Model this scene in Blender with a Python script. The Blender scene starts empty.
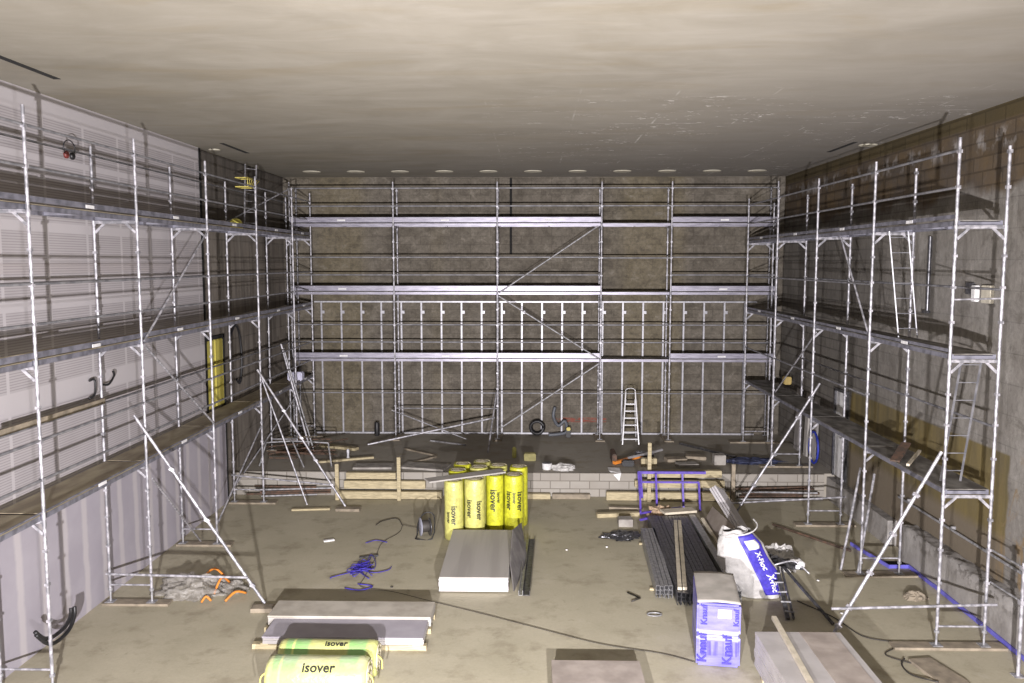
import bpy, bmesh, math, random
from mathutils import Vector, Matrix, Euler, noise
random.seed(7)
S = bpy.context.scene
COL = S.collection
PI = math.pi

# ------------------------------------------------------------------ helpers
class MB:
    """collects shapes in world coordinates; build() links them as ONE mesh object"""
    def __init__(s): s.v = []; s.f = []; s.sm = []
    def add(s, vs, fs, smooth=False):
        n = len(s.v); s.v += [tuple(v) for v in vs]
        s.f += [tuple(i + n for i in f) for f in fs]; s.sm += [smooth] * len(fs)
        return s
    def box(s, c, d, rot=None, bev=0.0):
        c = Vector(c); hx, hy, hz = d[0] / 2, d[1] / 2, d[2] / 2
        R = Euler(rot).to_matrix() if rot else Matrix.Identity(3)
        if bev <= 0:
            vs = [c + R @ Vector((x * hx, y * hy, z * hz)) for x in (-1, 1) for y in (-1, 1) for z in (-1, 1)]
            return s.add(vs, [(0, 1, 3, 2), (4, 6, 7, 5), (0, 4, 5, 1), (2, 3, 7, 6), (0, 2, 6, 4), (1, 5, 7, 3)])
        bm = bmesh.new(); bmesh.ops.create_cube(bm, size=1.0)
        for v in bm.verts: v.co = Vector((v.co.x * d[0], v.co.y * d[1], v.co.z * d[2]))
        bmesh.ops.bevel(bm, geom=bm.edges[:], offset=bev, segments=2, affect='EDGES')
        s.bm(bm, Matrix.Translation(c) @ R.to_4x4())
        return s
    def bm(s, bm, M=Matrix.Identity(4), smooth=False):
        bm.verts.index_update()
        s.add([M @ v.co for v in bm.verts], [[v.index for v in f.verts] for f in bm.faces], smooth)
        bm.free(); return s
    def tube(s, a, b, r, n=8, cap=True):
        a = Vector(a); b = Vector(b); d = (b - a).normalized()
        u = d.orthogonal().normalized(); w = d.cross(u)
        vs = []
        for p in (a, b):
            for i in range(n):
                t = 2 * PI * i / n; vs.append(p + (u * math.cos(t) + w * math.sin(t)) * r)
        s.add(vs, [(i, (i + 1) % n, n + (i + 1) % n, n + i) for i in range(n)], True)
        if cap: s.add(vs, [tuple(range(n))[::-1], tuple(range(n, 2 * n))])
        return s
    def bar(s, a, b, w, h, up=(0, 0, 1)):
        """rectangular bar from a to b, width w (sideways) height h (along up)"""
        a = Vector(a); b = Vector(b); d = (b - a).normalized(); up = Vector(up)
        sd = d.cross(up)
        sd = sd.normalized() if sd.length > 1e-5 else d.orthogonal().normalized()
        uu = sd.cross(d).normalized()
        vs = [p + sd * x * w / 2 + uu * y * h / 2 for p in (a, b) for x, y in ((-1, -1), (1, -1), (1, 1), (-1, 1))]
        return s.add(vs, [(3, 2, 1, 0), (4, 5, 6, 7), (0, 1, 5, 4), (1, 2, 6, 5), (2, 3, 7, 6), (3, 0, 4, 7)])
    def path(s, pts, r, n=6, smooth=True, sub=1):
        pts = [Vector(p) for p in pts]
        if sub > 1: pts = catmull(pts, sub)
        rings = []; prev = None
        for i, p in enumerate(pts):
            d = (pts[min(i + 1, len(pts) - 1)] - pts[max(i - 1, 0)])
            d = d.normalized() if d.length > 1e-9 else Vector((1, 0, 0))
            u = (prev - d * prev.dot(d)) if prev is not None else d.orthogonal()
            if u.length < 1e-6: u = d.orthogonal()
            u.normalize(); prev = u; w = d.cross(u)
            rings.append([p + (u * math.cos(2 * PI * k / n) + w * math.sin(2 * PI * k / n)) * r for k in range(n)])
        vs = [v for r_ in rings for v in r_]
        fs = []
        for i in range(len(rings) - 1):
            for k in range(n):
                fs.append((i * n + k, i * n + (k + 1) % n, (i + 1) * n + (k + 1) % n, (i + 1) * n + k))
        fs.append(tuple(range(n))[::-1]); fs.append(tuple(range((len(rings) - 1) * n, len(rings) * n)))
        return s.add(vs, fs, smooth)
    def lathe(s, c, prof, n=24, axis='Z', rot=None, smooth=True, wob=0.0):
        c = Vector(c); R = Euler(rot).to_matrix() if rot else Matrix.Identity(3)
        vs = []
        for (r, h) in prof:
            for k in range(n):
                t = 2 * PI * k / n
                rr = r * (1 + wob * math.sin(3 * t + h * 9) + wob * .6 * math.sin(5 * t + h * 4))
                vs.append(c + R @ Vector((rr * math.cos(t), rr * math.sin(t), h)))
        fs = []
        for i in range(len(prof) - 1):
            for k in range(n):
                fs.append((i * n + k, i * n + (k + 1) % n, (i + 1) * n + (k + 1) % n, (i + 1) * n + k))
        m = len(prof)
        s.add(vs, fs, smooth)
        s.add(vs, [tuple(range(n))[::-1], tuple(range((m - 1) * n, m * n))])
        return s
    def grid(s, fn, nu, nv, closed_u=False, smooth=True):
        vs = [fn(i / (nu if closed_u else nu - 1), j / (nv - 1)) for j in range(nv) for i in range(nu)]
        fs = []
        for j in range(nv - 1):
            for i in range(nu if closed_u else nu - 1):
                a = j * nu + i; b = j * nu + (i + 1) % nu
                fs.append((a, b, b + nu, a + nu))
        return s.add(vs, fs, smooth)
    def prism(s, poly, z0, z1):
        n = len(poly); vs = [(x, y, z0) for x, y in poly] + [(x, y, z1) for x, y in poly]
        return s.add(vs, [tuple(range(n))[::-1], tuple(range(n, 2 * n))] + [(i, (i + 1) % n, n + (i + 1) % n, n + i) for i in range(n)])
    def build(s, name, m, parent=None, origin=None, thick=0):
        if parent is not None: o0 = wloc(parent)
        elif origin is not None: o0 = Vector(origin)
        else:
            xs = [v[0] for v in s.v]; ys = [v[1] for v in s.v]; zs = [v[2] for v in s.v]
            o0 = Vector(((min(xs) + max(xs)) / 2, (min(ys) + max(ys)) / 2, min(zs)))
        me = bpy.data.meshes.new(name)
        me.from_pydata([Vector(v) - o0 for v in s.v], [], s.f)
        me.polygons.foreach_set('use_smooth', s.sm)
        me.update()
        if isinstance(m, (list, tuple)):
            for q in m: me.materials.append(q)
        else: me.materials.append(m)
        o = bpy.data.objects.new(name, me); COL.objects.link(o)
        if parent is not None: o.parent = parent
        else: o.location = o0
        WL[o.name] = o0.copy()
        if thick:
            md = o.modifiers.new('solid', 'SOLIDIFY'); md.thickness = thick; md.offset = 0
        return o
WL = {}
def wloc(o): return WL[o.name]
def catmull(p, sub):
    out = []
    for i in range(len(p) - 1):
        p0 = p[max(i - 1, 0)]; p1 = p[i]; p2 = p[i + 1]; p3 = p[min(i + 2, len(p) - 1)]
        for k in range(sub):
            t = k / sub
            out.append(.5 * ((2 * p1) + (p2 - p0) * t + (2 * p0 - 5 * p1 + 4 * p2 - p3) * t * t + (3 * p1 - p0 - 3 * p2 + p3) * t ** 3))
    out.append(p[-1]); return out
def tag(o, label=None, cat=None, group=None, kind=None):
    if label: o['label'] = label
    if cat: o['category'] = cat
    if group: o['group'] = group
    if kind: o['kind'] = kind
    return o
def empty(name, loc, label, cat, group=None):
    o = bpy.data.objects.new(name, None); COL.objects.link(o); o.location = loc
    o.empty_display_size = .1; WL[o.name] = Vector(loc)
    return tag(o, label, cat, group)
def struct(o): o['kind'] = 'structure'; return o
def copy_thing(o, dloc, label, group=None):
    """copy a thing, its parts and their sub-parts"""
    c = o.copy(); COL.objects.link(c); c.location = Vector(o.location) + Vector(dloc)
    WL[c.name] = wloc(o) + Vector(dloc); c['label'] = label
    if group: c['group'] = group
    for ch in list(o.children):
        d = ch.copy(); COL.objects.link(d); d.parent = c
        for g in list(ch.children):
            e = g.copy(); COL.objects.link(e); e.parent = d
    return c

# ------------------------------------------------------------------ materials
def mat(name, col, rough=.6, metal=0.0, col2=None, scale=8.0, lo=.4, hi=.6, detail=4, stretch=(1, 1, 1), bump=0.0, bscale=None, spec=.5):
    m = bpy.data.materials.new(name); m.use_nodes = True
    nt = m.node_tree; N = nt.nodes; L = nt.links
    b = N['Principled BSDF']; b.inputs['Roughness'].default_value = rough; b.inputs['Metallic'].default_value = metal
    b.inputs['Specular IOR Level'].default_value = spec
    if col2 is None: col2 = tuple(c * .82 for c in col)
    tc = N.new('ShaderNodeTexCoord'); mp = N.new('ShaderNodeMapping'); mp.inputs['Scale'].default_value = stretch
    geo = N.new('ShaderNodeNewGeometry')
    L.new(geo.outputs['Position'], mp.inputs['Vector'])
    no = N.new('ShaderNodeTexNoise'); no.inputs['Scale'].default_value = scale; no.inputs['Detail'].default_value = detail
    L.new(mp.outputs[0], no.inputs['Vector'])
    cr = N.new('ShaderNodeValToRGB'); cr.color_ramp.elements[0].position = lo; cr.color_ramp.elements[1].position = hi
    cr.color_ramp.elements[0].color = (*col2, 1); cr.color_ramp.elements[1].color = (*col, 1)
    L.new(no.outputs['Fac'], cr.inputs['Fac']); L.new(cr.outputs[0], b.inputs['Base Color'])
    if bump:
        n2 = N.new('ShaderNodeTexNoise'); n2.inputs['Scale'].default_value = bscale or scale * 3; n2.inputs['Detail'].default_value = 3
        L.new(mp.outputs[0], n2.inputs['Vector'])
        bp = N.new('ShaderNodeBump'); bp.inputs['Strength'].default_value = bump; bp.inputs['Distance'].default_value = .02
        L.new(n2.outputs['Fac'], bp.inputs['Height']); L.new(bp.outputs[0], b.inputs['Normal'])
    return m

class NG:
    """small node-graph helper on world position"""
    def __init__(s, name, rough=.85, spec=.3):
        s.m = bpy.data.materials.new(name); s.m.use_nodes = True
        s.nt = s.m.node_tree; s.N = s.nt.nodes; s.L = s.nt.links
        s.b = s.N['Principled BSDF']; s.b.inputs['Roughness'].default_value = rough; s.b.inputs['Specular IOR Level'].default_value = spec
        g = s.N.new('ShaderNodeNewGeometry'); s.pos = g.outputs['Position']
        x = s.N.new('ShaderNodeSeparateXYZ'); s.L.new(s.pos, x.inputs[0]); s.x, s.y, s.z = x.outputs
    def mth(s, op, a, b=None, c=None, clamp=False):
        n = s.N.new('ShaderNodeMath'); n.operation = op; n.use_clamp = clamp
        for i, q in enumerate((a, b, c)):
            if q is None: continue
            if isinstance(q, (int, float)): n.inputs[i].default_value = q
            else: s.L.new(q, n.inputs[i])
        return n.outputs[0]
    def noise(s, scale, stretch=(1, 1, 1), detail=4, rough=.55, off=(0, 0, 0), dist=0):
        mp = s.N.new('ShaderNodeMapping'); mp.inputs['Scale'].default_value = stretch; mp.inputs['Location'].default_value = off
        s.L.new(s.pos, mp.inputs['Vector'])
        n = s.N.new('ShaderNodeTexNoise'); n.inputs['Scale'].default_value = scale; n.inputs['Detail'].default_value = detail
        n.inputs['Roughness'].default_value = rough; n.inputs['Distortion'].default_value = dist
        s.L.new(mp.outputs[0], n.inputs['Vector']); return n.outputs['Fac']
    def ramp(s, v, lo, hi):
        n = s.N.new('ShaderNodeMapRange'); n.clamp = True; s.L.new(v, n.inputs['Value'])
        n.inputs['From Min'].default_value = lo; n.inputs['From Max'].default_value = hi; return n.outputs[0]
    def band(s, v, a, b, soft=.02):
        return s.mth('MULTIPLY', s.ramp(v, a - soft, a + soft), s.mth('SUBTRACT', 1, s.ramp(v, b - soft, b + soft)))
    def mix(s, f, a, b, kind='MIX'):
        n = s.N.new('ShaderNodeMix'); n.data_type = 'RGBA'; n.blend_type = kind
        if isinstance(f, (int, float)): n.inputs['Factor'].default_value = f
        else: s.L.new(f, n.inputs['Factor'])
        for q, nm in ((a, 'A'), (b, 'B')):
            i = [k for k in n.inputs if k.name == nm and k.type == 'RGBA'][0]
            if isinstance(q, tuple): i.default_value = (*q, 1)
            else: s.L.new(q, i)
        return [o for o in n.outputs if o.type == 'RGBA'][0]
    def brick(s, axes, w, h, c1, c2, mortar, msize=.012):
        cb = s.N.new('ShaderNodeCombineXYZ'); s.L.new(axes[0], cb.inputs[0]); s.L.new(axes[1], cb.inputs[1])
        n = s.N.new('ShaderNodeTexBrick'); s.L.new(cb.outputs[0], n.inputs['Vector'])
        n.inputs['Scale'].default_value = 1; n.inputs['Brick Width'].default_value = w; n.inputs['Row Height'].default_value = h
        n.inputs['Mortar Size'].default_value = msize; n.inputs['Mortar Smooth'].default_value = .3
        n.inputs['Color1'].default_value = (*c1, 1); n.inputs['Color2'].default_value = (*c2, 1); n.inputs['Mortar'].default_value = (*mortar, 1)
        return n
    def done(s, col, bump=None, strength=.3, dist=.02):
        s.L.new(col, s.b.inputs['Base Color'])
        if bump is not None:
            b = s.N.new('ShaderNodeBump'); b.inputs['Strength'].default_value = strength; b.inputs['Distance'].default_value = dist
            s.L.new(bump, b.inputs['Height']); s.L.new(b.outputs[0], s.b.inputs['Normal'])
        return s.m

M = {}
M['galv'] = mat('galvanised_steel', (.55, .55, .58), .42, .35, (.35, .35, .38), 30, .35, .65)
M['galv_post'] = mat('galvanised_tube', (.52, .51, .55), .45, .35, (.24, .24, .26), 11, .40, .60)
M['galv_dull'] = mat('dull_galvanised_tube', (.42, .42, .44), .5, .3, (.24, .24, .25), 12, .4, .6)
M['deck_edge'] = mat('deck_edge_steel', (.74, .74, .82), .4, .4, (.52, .52, .6), 6, .4, .6, stretch=(1, .3, 3))
M['deck_edge_dark'] = mat('weathered_deck_edge', (.25, .25, .30), .5, .35, (.15, .15, .18), 6, .4, .6)
M['plywood'] = mat('dirty_plywood_deck', (.42, .37, .26), .8, 0, (.26, .22, .16), 5, .35, .65, stretch=(1, .3, 1))
M['plywood_grey'] = mat('grey_weathered_deck', (.26, .25, .23), .8, 0, (.11, .10, .09), 4, .4, .62, stretch=(1, .5, 1))
M['white_label'] = mat('white_label', (.8, .8, .82), .5)
M['timber'] = mat('pale_timber', (.50, .43, .27), .75, 0, (.34, .29, .18), 6, .35, .65, stretch=(1, 6, 6))
M['timber_old'] = mat('weathered_timber', (.33, .28, .21), .85, 0, (.20, .17, .13), 6, .35, .65)
M['lath'] = mat('clean_lath', (.62, .56, .44), .7)
M['yellow'] = mat('yellow_insulation_film', (.56, .57, .035), .38, 0, (.42, .42, .03), 12, .35, .6, bump=.5, bscale=25)
M['yellow_pale'] = mat('pale_yellow_film', (.58, .57, .17), .35, 0, (.44, .42, .13), 10, .35, .6, bump=.5, bscale=25)
M['wool'] = mat('glass_wool', (.52, .47, .34), .95, 0, (.38, .34, .25), 20)
M['black'] = mat('black_print', (.02, .02, .02), .5)
M['black_rubber'] = mat('black_rubber', (.018, .018, .02), .45)
M['blue_print'] = mat('blue_print', (.055, .04, .40), .5, 0, (.04, .03, .30), 20)
M['board_white'] = mat('plasterboard_white', (.70, .68, .70), .8, 0, (.64, .62, .64), 10)
M['board_grey'] = mat('plasterboard_paper', (.42, .40, .37), .85, 0, (.36, .34, .32), 3)
M['board_pale'] = mat('pale_board', (.44, .42, .41), .8, 0, (.38, .36, .35), 3)
M['board_dusty'] = mat('dusty_board', (.40, .35, .31), .85, 0, (.29, .25, .22), 3.5, .35, .65)
M['board_lilac'] = mat('lilac_board', (.38, .36, .40), .8, 0, (.34, .32, .36), 3)
M['steel_dark'] = mat('dark_steel_stud', (.16, .16, .17), .35, .7, (.09, .09, .10), 15)
M['steel_mid'] = mat('mid_steel_stud', (.36, .36, .37), .38, .4, (.22, .22, .23), 15)
M['steel_stud'] = mat('bright_steel_stud', (.5, .5, .5), .35, .6, (.36, .36, .36), 15)
M['purple'] = mat('violet_painted_steel', (.13, .08, .46), .5, 0, (.09, .06, .34), 10)
M['bag'] = mat('white_woven_bag', (.55, .54, .52), .6, 0, (.40, .39, .38), 8, bump=.5, bscale=18)
M['film'] = mat('crumpled_clear_film', (.46, .44, .41), .3, 0, (.30, .28, .25), 12, .4, .6, bump=.8, bscale=20)
M['film'].node_tree.nodes['Principled BSDF'].inputs['Alpha'].default_value = .55
M['orange'] = mat('orange_plastic', (.75, .26, .04), .5)
M['red'] = mat('red_plastic', (.16, .03, .025), .5)
M['rust'] = mat('rusty_steel', (.13, .075, .05), .8, 0, (.07, .05, .038), 10)
M['alu'] = mat('aluminium', (.58, .58, .60), .35, .5)
M['yellow_plastic'] = mat('yellow_plastic', (.72, .62, .16), .5)
M['concrete_block'] = mat('concrete_kerb', (.36, .34, .31), .9, 0, (.26, .24, .22), 5, bump=.4)
M['cable'] = mat('black_cable', (.05, .045, .04), .6)
M['blue_plastic'] = mat('blue_plastic', (.03, .05, .42), .5)
M['white'] = mat('white_paint', (.8, .8, .8), .5)
M['dark'] = mat('dark_void', (.012, .012, .012), .9)
M['lamp_disc'] = mat('white_ceiling_plate', (.60, .57, .46), .6)

def perforated():
    g = NG('perforated_acoustic_panel', .8)
    st = g.mth('FRACT', g.mth('MULTIPLY', g.z, 1 / .04))
    line = g.band(st, .2, .55, .08)
    # plain unperforated bands between the rows of panels
    plain = None
    for a, b in ((8.2, 9), (6.42, 6.58), (5.22, 5.38), (3.72, 4.06), (7.5, 7.6)):
        q = g.band(g.z, a, b, .01); plain = q if plain is None else g.mth('ADD', plain, q, clamp=True)
    yy = g.mth('FRACT', g.mth('MULTIPLY', g.y, 1 / 1.2))
    plain = g.mth('ADD', plain, g.mth('SUBTRACT', 1, g.band(yy, .03, .97, .004)), clamp=True)
    f = g.mth('MULTIPLY', line, g.mth('SUBTRACT', 1, plain))
    base = g.mix(g.ramp(g.noise(.8, detail=3), .3, .7), (.395, .372, .385), (.45, .425, .44))
    base = g.mix(g.mth('MULTIPLY', plain, .5), base, (.55, .525, .54))
    base = g.mix(g.mth('MULTIPLY', g.band(g.z, 5.78, 5.94, .01), .5), base, (.42, .38, .38))
    return g.done(g.mix(g.mth('MULTIPLY', f, .5), base, (.19, .17, .175)))
M['perf'] = perforated()
def joint_board():
    g = NG('filled_plasterboard', .8)
    wob = g.mth('ADD', g.y, g.mth('MULTIPLY', g.noise(2.5, (.2, .2, 1)), .12))
    yy = g.mth('FRACT', g.mth('MULTIPLY', wob, 1 / .62))
    f = g.band(yy, .36, .62, .05)
    base = g.mix(g.ramp(g.noise(1.1), .35, .65), (.36, .338, .385), (.41, .387, .435))
    base = g.mix(g.mth('MULTIPLY', f, .75), base, (.53, .50, .515))
    return g.done(base)
M['joint'] = joint_board()
def conc_back():
    g = NG('blockwork_back_wall', .9)
    b = g.brick((g.x, g.z), .62, .25, (.100, .087, .068), (.150, .132, .107), (.070, .060, .048), .010)
    n = g.noise(1.3, (1, 1, 1.0), 6, .65)
    c = g.mix(g.ramp(n, .3, .7), b.outputs['Color'], (.21, .19, .16)); 
    c = g.mix(.55, b.outputs['Color'], c)
    # yellowish damp columns
    yl = g.band(g.noise(.42, (1, 0, .03), 1, .4), .55, .9, .05)
    c = g.mix(g.mth('MULTIPLY', yl, .25), c, (.24, .195, .085))
    sp = g.ramp(g.noise(5.5, (1, 1, 1.6), 5, .7), .63, .75)
    c = g.mix(g.mth('MULTIPLY', sp, .45), c, (.34, .315, .28))
    mo = g.noise(2.6, (1, 1, 1.3), 8, .8, (7, 0, 3), .4)
    c = g.mix(g.mth('MULTIPLY', g.ramp(mo, .50, .62), .6), c, (.055, .048, .038))
    c = g.mix(g.mth('MULTIPLY', g.ramp(mo, .46, .36), .55), c, (.27, .245, .205))
    gr = g.ramp(g.noise(13, (1, 1, 1), 4, .8), .4, .65)
    c = g.mix(g.mth('MULTIPLY', gr, .4), c, (.06, .052, .042))
    rd = g.mth('MULTIPLY', g.mth('MULTIPLY', g.band(g.x, .75, 2.35, .02), g.band(g.z, .98, 1.12, .02)), g.ramp(g.noise(4, (1, 1, 5), 4), .42, .55))
    c = g.mix(g.mth('MULTIPLY', rd, .7), c, (.28, .05, .03))
    dk = g.ramp(g.noise(2.2, (.6, 1, 2.2), 5, .6, (3, 0, 5)), .58, .75)
    c = g.mix(g.mth('MULTIPLY', dk, .55), c, (.07, .06, .05))
    return g.done(c, g.noise(14, detail=4), .35)
M['back'] = conc_back()
def conc_right():
    g = NG('stained_concrete_wall', .9)
    b = g.brick((g.y, g.z), 1.25, .5, (.17, .157, .14), (.215, .20, .183), (.10, .092, .082), .012)
    c = g.mix(g.ramp(g.noise(1.4, (1, 1, .35), 6, .65), .3, .7), b.outputs['Color'], (.30, .285, .262))
    mo = g.noise(2.2, (1, 1, 1), 8, .8, (7, 5, 3), .5)
    c = g.mix(g.mth('MULTIPLY', g.ramp(mo, .52, .64), .55), c, (.085, .075, .062))
    c = g.mix(g.mth('MULTIPLY', g.ramp(mo, .45, .35), .5), c, (.40, .385, .36))
    gr = g.ramp(g.noise(11, (1, 1, .6), 5, .8), .4, .65)
    c = g.mix(g.mth('MULTIPLY', gr, .35), c, (.09, .082, .07))
    st = g.ramp(g.noise(5, (1, 1, .12), 4, .6), .5, .7)
    c = g.mix(g.mth('MULTIPLY', st, .4), c, (.18, .165, .15))
    # far part is darker brown raw concrete
    far = g.ramp(g.y, 17.5, 20.5)
    c = g.mix(g.mth('MULTIPLY', far, .45), c, (.10, .088, .072))
    # orange brown stain under the ceiling
    nz = g.mth('ADD', g.z, g.mth('MULTIPLY', g.noise(.9, detail=5), 1.0))
    top = g.ramp(nz, 7.55, 7.75)
    bw = g.mix(g.ramp(g.noise(1.6, (1, 1, 1.5), 6, .7), .35, .65), (.125, .082, .036), (.085, .066, .05))
    c = g.mix(g.mth('MULTIPLY', top, .85), c, bw)
    # dabs of white filler in a row near the top
    dab = g.mth('MULTIPLY', g.band(g.z, 7.85, 8.15, .08), g.ramp(g.noise(2.6, (1, 1, .8), 4, .6, (0, 4, 0)), .50, .60))
    c = g.mix(g.mth('MULTIPLY', dab, .7), c, (.40, .38, .365))
    c = g.mix(g.mth('MULTIPLY', g.band(g.z, 8.28, 8.7, .02), .8), c, (.085, .066, .028))
    pl = g.brick((g.y, g.z), .62, .25, (1, 1, 1), (.62, .62, .62), (.35, .35, .35), .02)
    c = g.mix(g.mth('MULTIPLY', g.mth('ADD', top, far, clamp=True), .6), c, pl.outputs['Color'], 'MULTIPLY')
    # ochre coating on the lower part
    low = g.mth('MULTIPLY', g.mth('SUBTRACT', 1, g.ramp(g.z, 2.84, 2.88)), g.band(g.mth('ADD', g.y, g.mth('MULTIPLY', g.noise(1.2, detail=2), .25)), 13.75, 20.5, .03))
    oc = g.mix(g.ramp(g.noise(1.2, (1.6, 1.6, .25), 5, .6), .35, .65), (.20, .152, .05), (.125, .10, .048))
    oc = g.mix(g.mth('MULTIPLY', g.ramp(g.noise(4, (1, 1, .08), 4, .6), .48, .62), .6), oc, (.09, .075, .035))
    oc = g.mix(g.ramp(g.z, 1.55, 1.35), oc, (.17, .14, .10))
    c = g.mix(g.mth('MULTIPLY', low, .92), c, oc)
    dr = g.mth('MULTIPLY', g.mth('MULTIPLY', g.ramp(g.noise(1.5, (1, 1, .6), 5, .7, (2, 2, 2), 1.5), .55, .62), g.mth('SUBTRACT', 1, g.ramp(g.z, 2.6, 3.0))), g.mth('SUBTRACT', 1, g.ramp(g.y, 13.7, 13.9)))
    c = g.mix(g.mth('MULTIPLY', dr, .8), c, (.24, .17, .09))
    return g.done(c, g.noise(10, detail=4), .3)
M['right'] = conc_right()
def conc_left():
    g = NG('raw_concrete_left_wall', .9)
    b = g.brick((g.y, g.z), .9, .5, (.15, .13, .11), (.19, .165, .14), (.085, .075, .062), .02)
    c = g.mix(g.ramp(g.noise(1.6, (1, 1, .5), 6, .65), .35, .7), b.outputs['Color'], (.25, .225, .195))
    st = g.ramp(g.noise(3.5, (1, 1, .1), 4, .6), .48, .65)
    c = g.mix(g.mth('MULTIPLY', st, .55), c, (.055, .048, .04))
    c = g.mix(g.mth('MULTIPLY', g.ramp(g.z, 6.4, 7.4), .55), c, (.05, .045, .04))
    return g.done(c, g.noise(10), .3)
M['left_raw'] = conc_left()
def ceiling_m():
    g = NG('plastered_ceiling', .85)
    a = g.noise(.6, (.7, 1.1, 1), 6, .6, dist=1.0)
    c = g.mix(g.ramp(a, .3, .7), (.225, .207, .168), (.30, .28, .238))
    st = g.noise(1.4, (.5, 1.8, 1), 6, .65, (4, 1, 0), .8)
    c = g.mix(g.mth('MULTIPLY', g.ramp(st, .5, .72), .45), c, (.325, .305, .27))
    yl = g.ramp(g.noise(.7, (.4, 1.5, 1), 5, .6, (8, 3, 0), 1.2), .52, .7)
    c = g.mix(g.mth('MULTIPLY', yl, .35), c, (.22, .18, .11))
    # greyer towards the right-hand side
    c = g.mix(g.mth('MULTIPLY', g.ramp(g.mth('ADD', g.x, g.mth('MULTIPLY', g.y, .5)), 6, 15), .5), c, (.25, .235, .228))
    # flaked chips showing white
    chips = g.mth('MULTIPLY', g.ramp(g.noise(6.5, (.8, 1.8, 1), 3, .65, (1, 7, 0)), .62, .64), g.ramp(g.noise(1.3, (.7, 1.4, 1), 4, .7, (3, 1, 0)), .50, .56))
    area = g.mth('MULTIPLY', g.mth('MULTIPLY', g.ramp(g.y, 12.5, 15), g.ramp(g.x, -2.0, 2.0)), g.ramp(g.noise(.5, detail=3, off=(5, 5, 0)), .40, .52))
    c = g.mix(g.mth('MULTIPLY', chips, area), c, (.72, .70, .69))
    # fine ruled lines
    ln = g.band(g.mth('FRACT', g.mth('MULTIPLY', g.y, 1 / 1.3)), .49, .51, .004)
    ln2 = g.band(g.mth('FRACT', g.mth('MULTIPLY', g.x, 1 / 1.5)), .49, .51, .004)
    gl = g.mth('MULTIPLY', g.mth('MAXIMUM', ln, ln2), g.mth('MULTIPLY', g.ramp(g.noise(1.5, detail=4), .5, .6), area))
    c = g.mix(g.mth('MULTIPLY', gl, .5), c, (.75, .73, .72))
    return g.done(c, g.noise(6, (.4, 1.5, 1), 4), .12)
M['ceil'] = ceiling_m()
def floor_m(base=((.42, .388, .285), (.52, .482, .365))):
    g = NG('dusty_concrete_floor', .8)
    c = g.mix(g.ramp(g.noise(.7, detail=7, rough=.62), .3, .7), *base)
    c = g.mix(g.mth('MULTIPLY', g.ramp(g.noise(1.7, detail=6, rough=.65, off=(3, 3, 0)), .52, .68), .6), c, (.27, .235, .165))
    w = g.ramp(g.noise(1.1, detail=7, rough=.7, off=(9, 2, 0)), .62, .74)
    c = g.mix(g.mth('MULTIPLY', w, .45), c, (.55, .52, .45))
    sp = g.ramp(g.noise(16, detail=3, rough=.6), .70, .76)
    c = g.mix(g.mth('MULTIPLY', sp, .35), c, (.6, .57, .5))
    dk = g.ramp(g.noise(1.9, (1, 1, 1), 8, .75, (20, 5, 0), .8), .60, .70)
    c = g.mix(g.mth('MULTIPLY', dk, .45), c, (.18, .155, .11))
    gr = g.ramp(g.noise(20, detail=4, rough=.7), .3, .7)
    c = g.mix(g.mth('MULTIPLY', gr, .15), c, (.2, .175, .13))
    return g.done(c, g.noise(9, detail=5), .15)
M['floor'] = floor_m()
M['stage'] = floor_m(((.33, .305, .26), (.40, .375, .325)))
def blocks():
    g = NG('concrete_block_riser', .9)
    b = g.brick((g.x, g.z), .5, .205, (.36, .34, .305), (.29, .27, .24), (.15, .135, .115), .012)
    c = g.mix(g.mth('MULTIPLY', g.ramp(g.noise(2, detail=6), .4, .7), .4), b.outputs['Color'], (.25, .225, .19))
    return g.done(c, b.outputs['Fac'], -.5)
M['blocks'] = blocks()
def kerb():
    g = NG('rough_concrete_kerb', .9)
    c = g.mix(g.ramp(g.noise(2.2, detail=7, rough=.7), .35, .65), (.36, .345, .33), (.25, .235, .22))
    ch = g.mth('MULTIPLY', g.ramp(g.z, .4, .72), g.ramp(g.noise(5, detail=5, rough=.7), .5, .58))
    c = g.mix(g.mth('MULTIPLY', ch, .75), c, (.09, .08, .07))
    return g.done(c, g.noise(12), .5)
M['kerb'] = kerb()
def wrap():
    g = NG('blue_printed_wrap', .35, .5)
    c = g.mix(g.ramp(g.noise(3, (1, 1, 4), 3), .35, .65), (.135, .125, .50), (.20, .19, .60))
    c = g.mix(g.mth('MULTIPLY', g.band(g.z, .42, .56, .012), .8), c, (.40, .40, .68))
    c = g.mix(g.mth('MULTIPLY', g.band(g.z, .18, .4, .01), g.ramp(g.noise(16, (1, 1, .05), 1), .45, .6)), c, (.075, .06, .42))
    return g.done(c, g.noise(14, (1, 1, 2)), .2)
M['wrap'] = wrap()
def roll_lying():
    g = NG('green_banded_film', .3, .5)
    c = g.mix(g.ramp(g.noise(9, detail=4), .35, .65), (.46, .48, .16), (.54, .56, .22))
    for a, b in ((-3.5, -3.16), (-2.6, -2.34)):
        c = g.mix(g.mth('MULTIPLY', g.band(g.x, a, b, .02), .8), c, (.20, .46, .16))
    c = g.mix(g.mth('MULTIPLY', g.band(g.x, -3.4, -3.37, .01), .8), c, (.75, .78, .25))
    dust = g.ramp(g.mth('ADD', g.z, g.mth('MULTIPLY', g.noise(7, detail=5), .12)), .56, .66)
    c = g.mix(g.mth('MULTIPLY', dust, .7), c, (.42, .41, .36))
    return g.done(c, g.noise(22), .4)
M['roll_lying'] = roll_lying()
M['studgalv'] = mat('wall_stud_steel', (.44, .44, .47), .4, .25, (.34, .34, .37), 9)
M['back_edge'] = mat('bright_deck_edge', (.33, .32, .38), .4, .4, (.22, .21, .26), 5, .35, .6, stretch=(.6, 1, 5))

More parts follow.
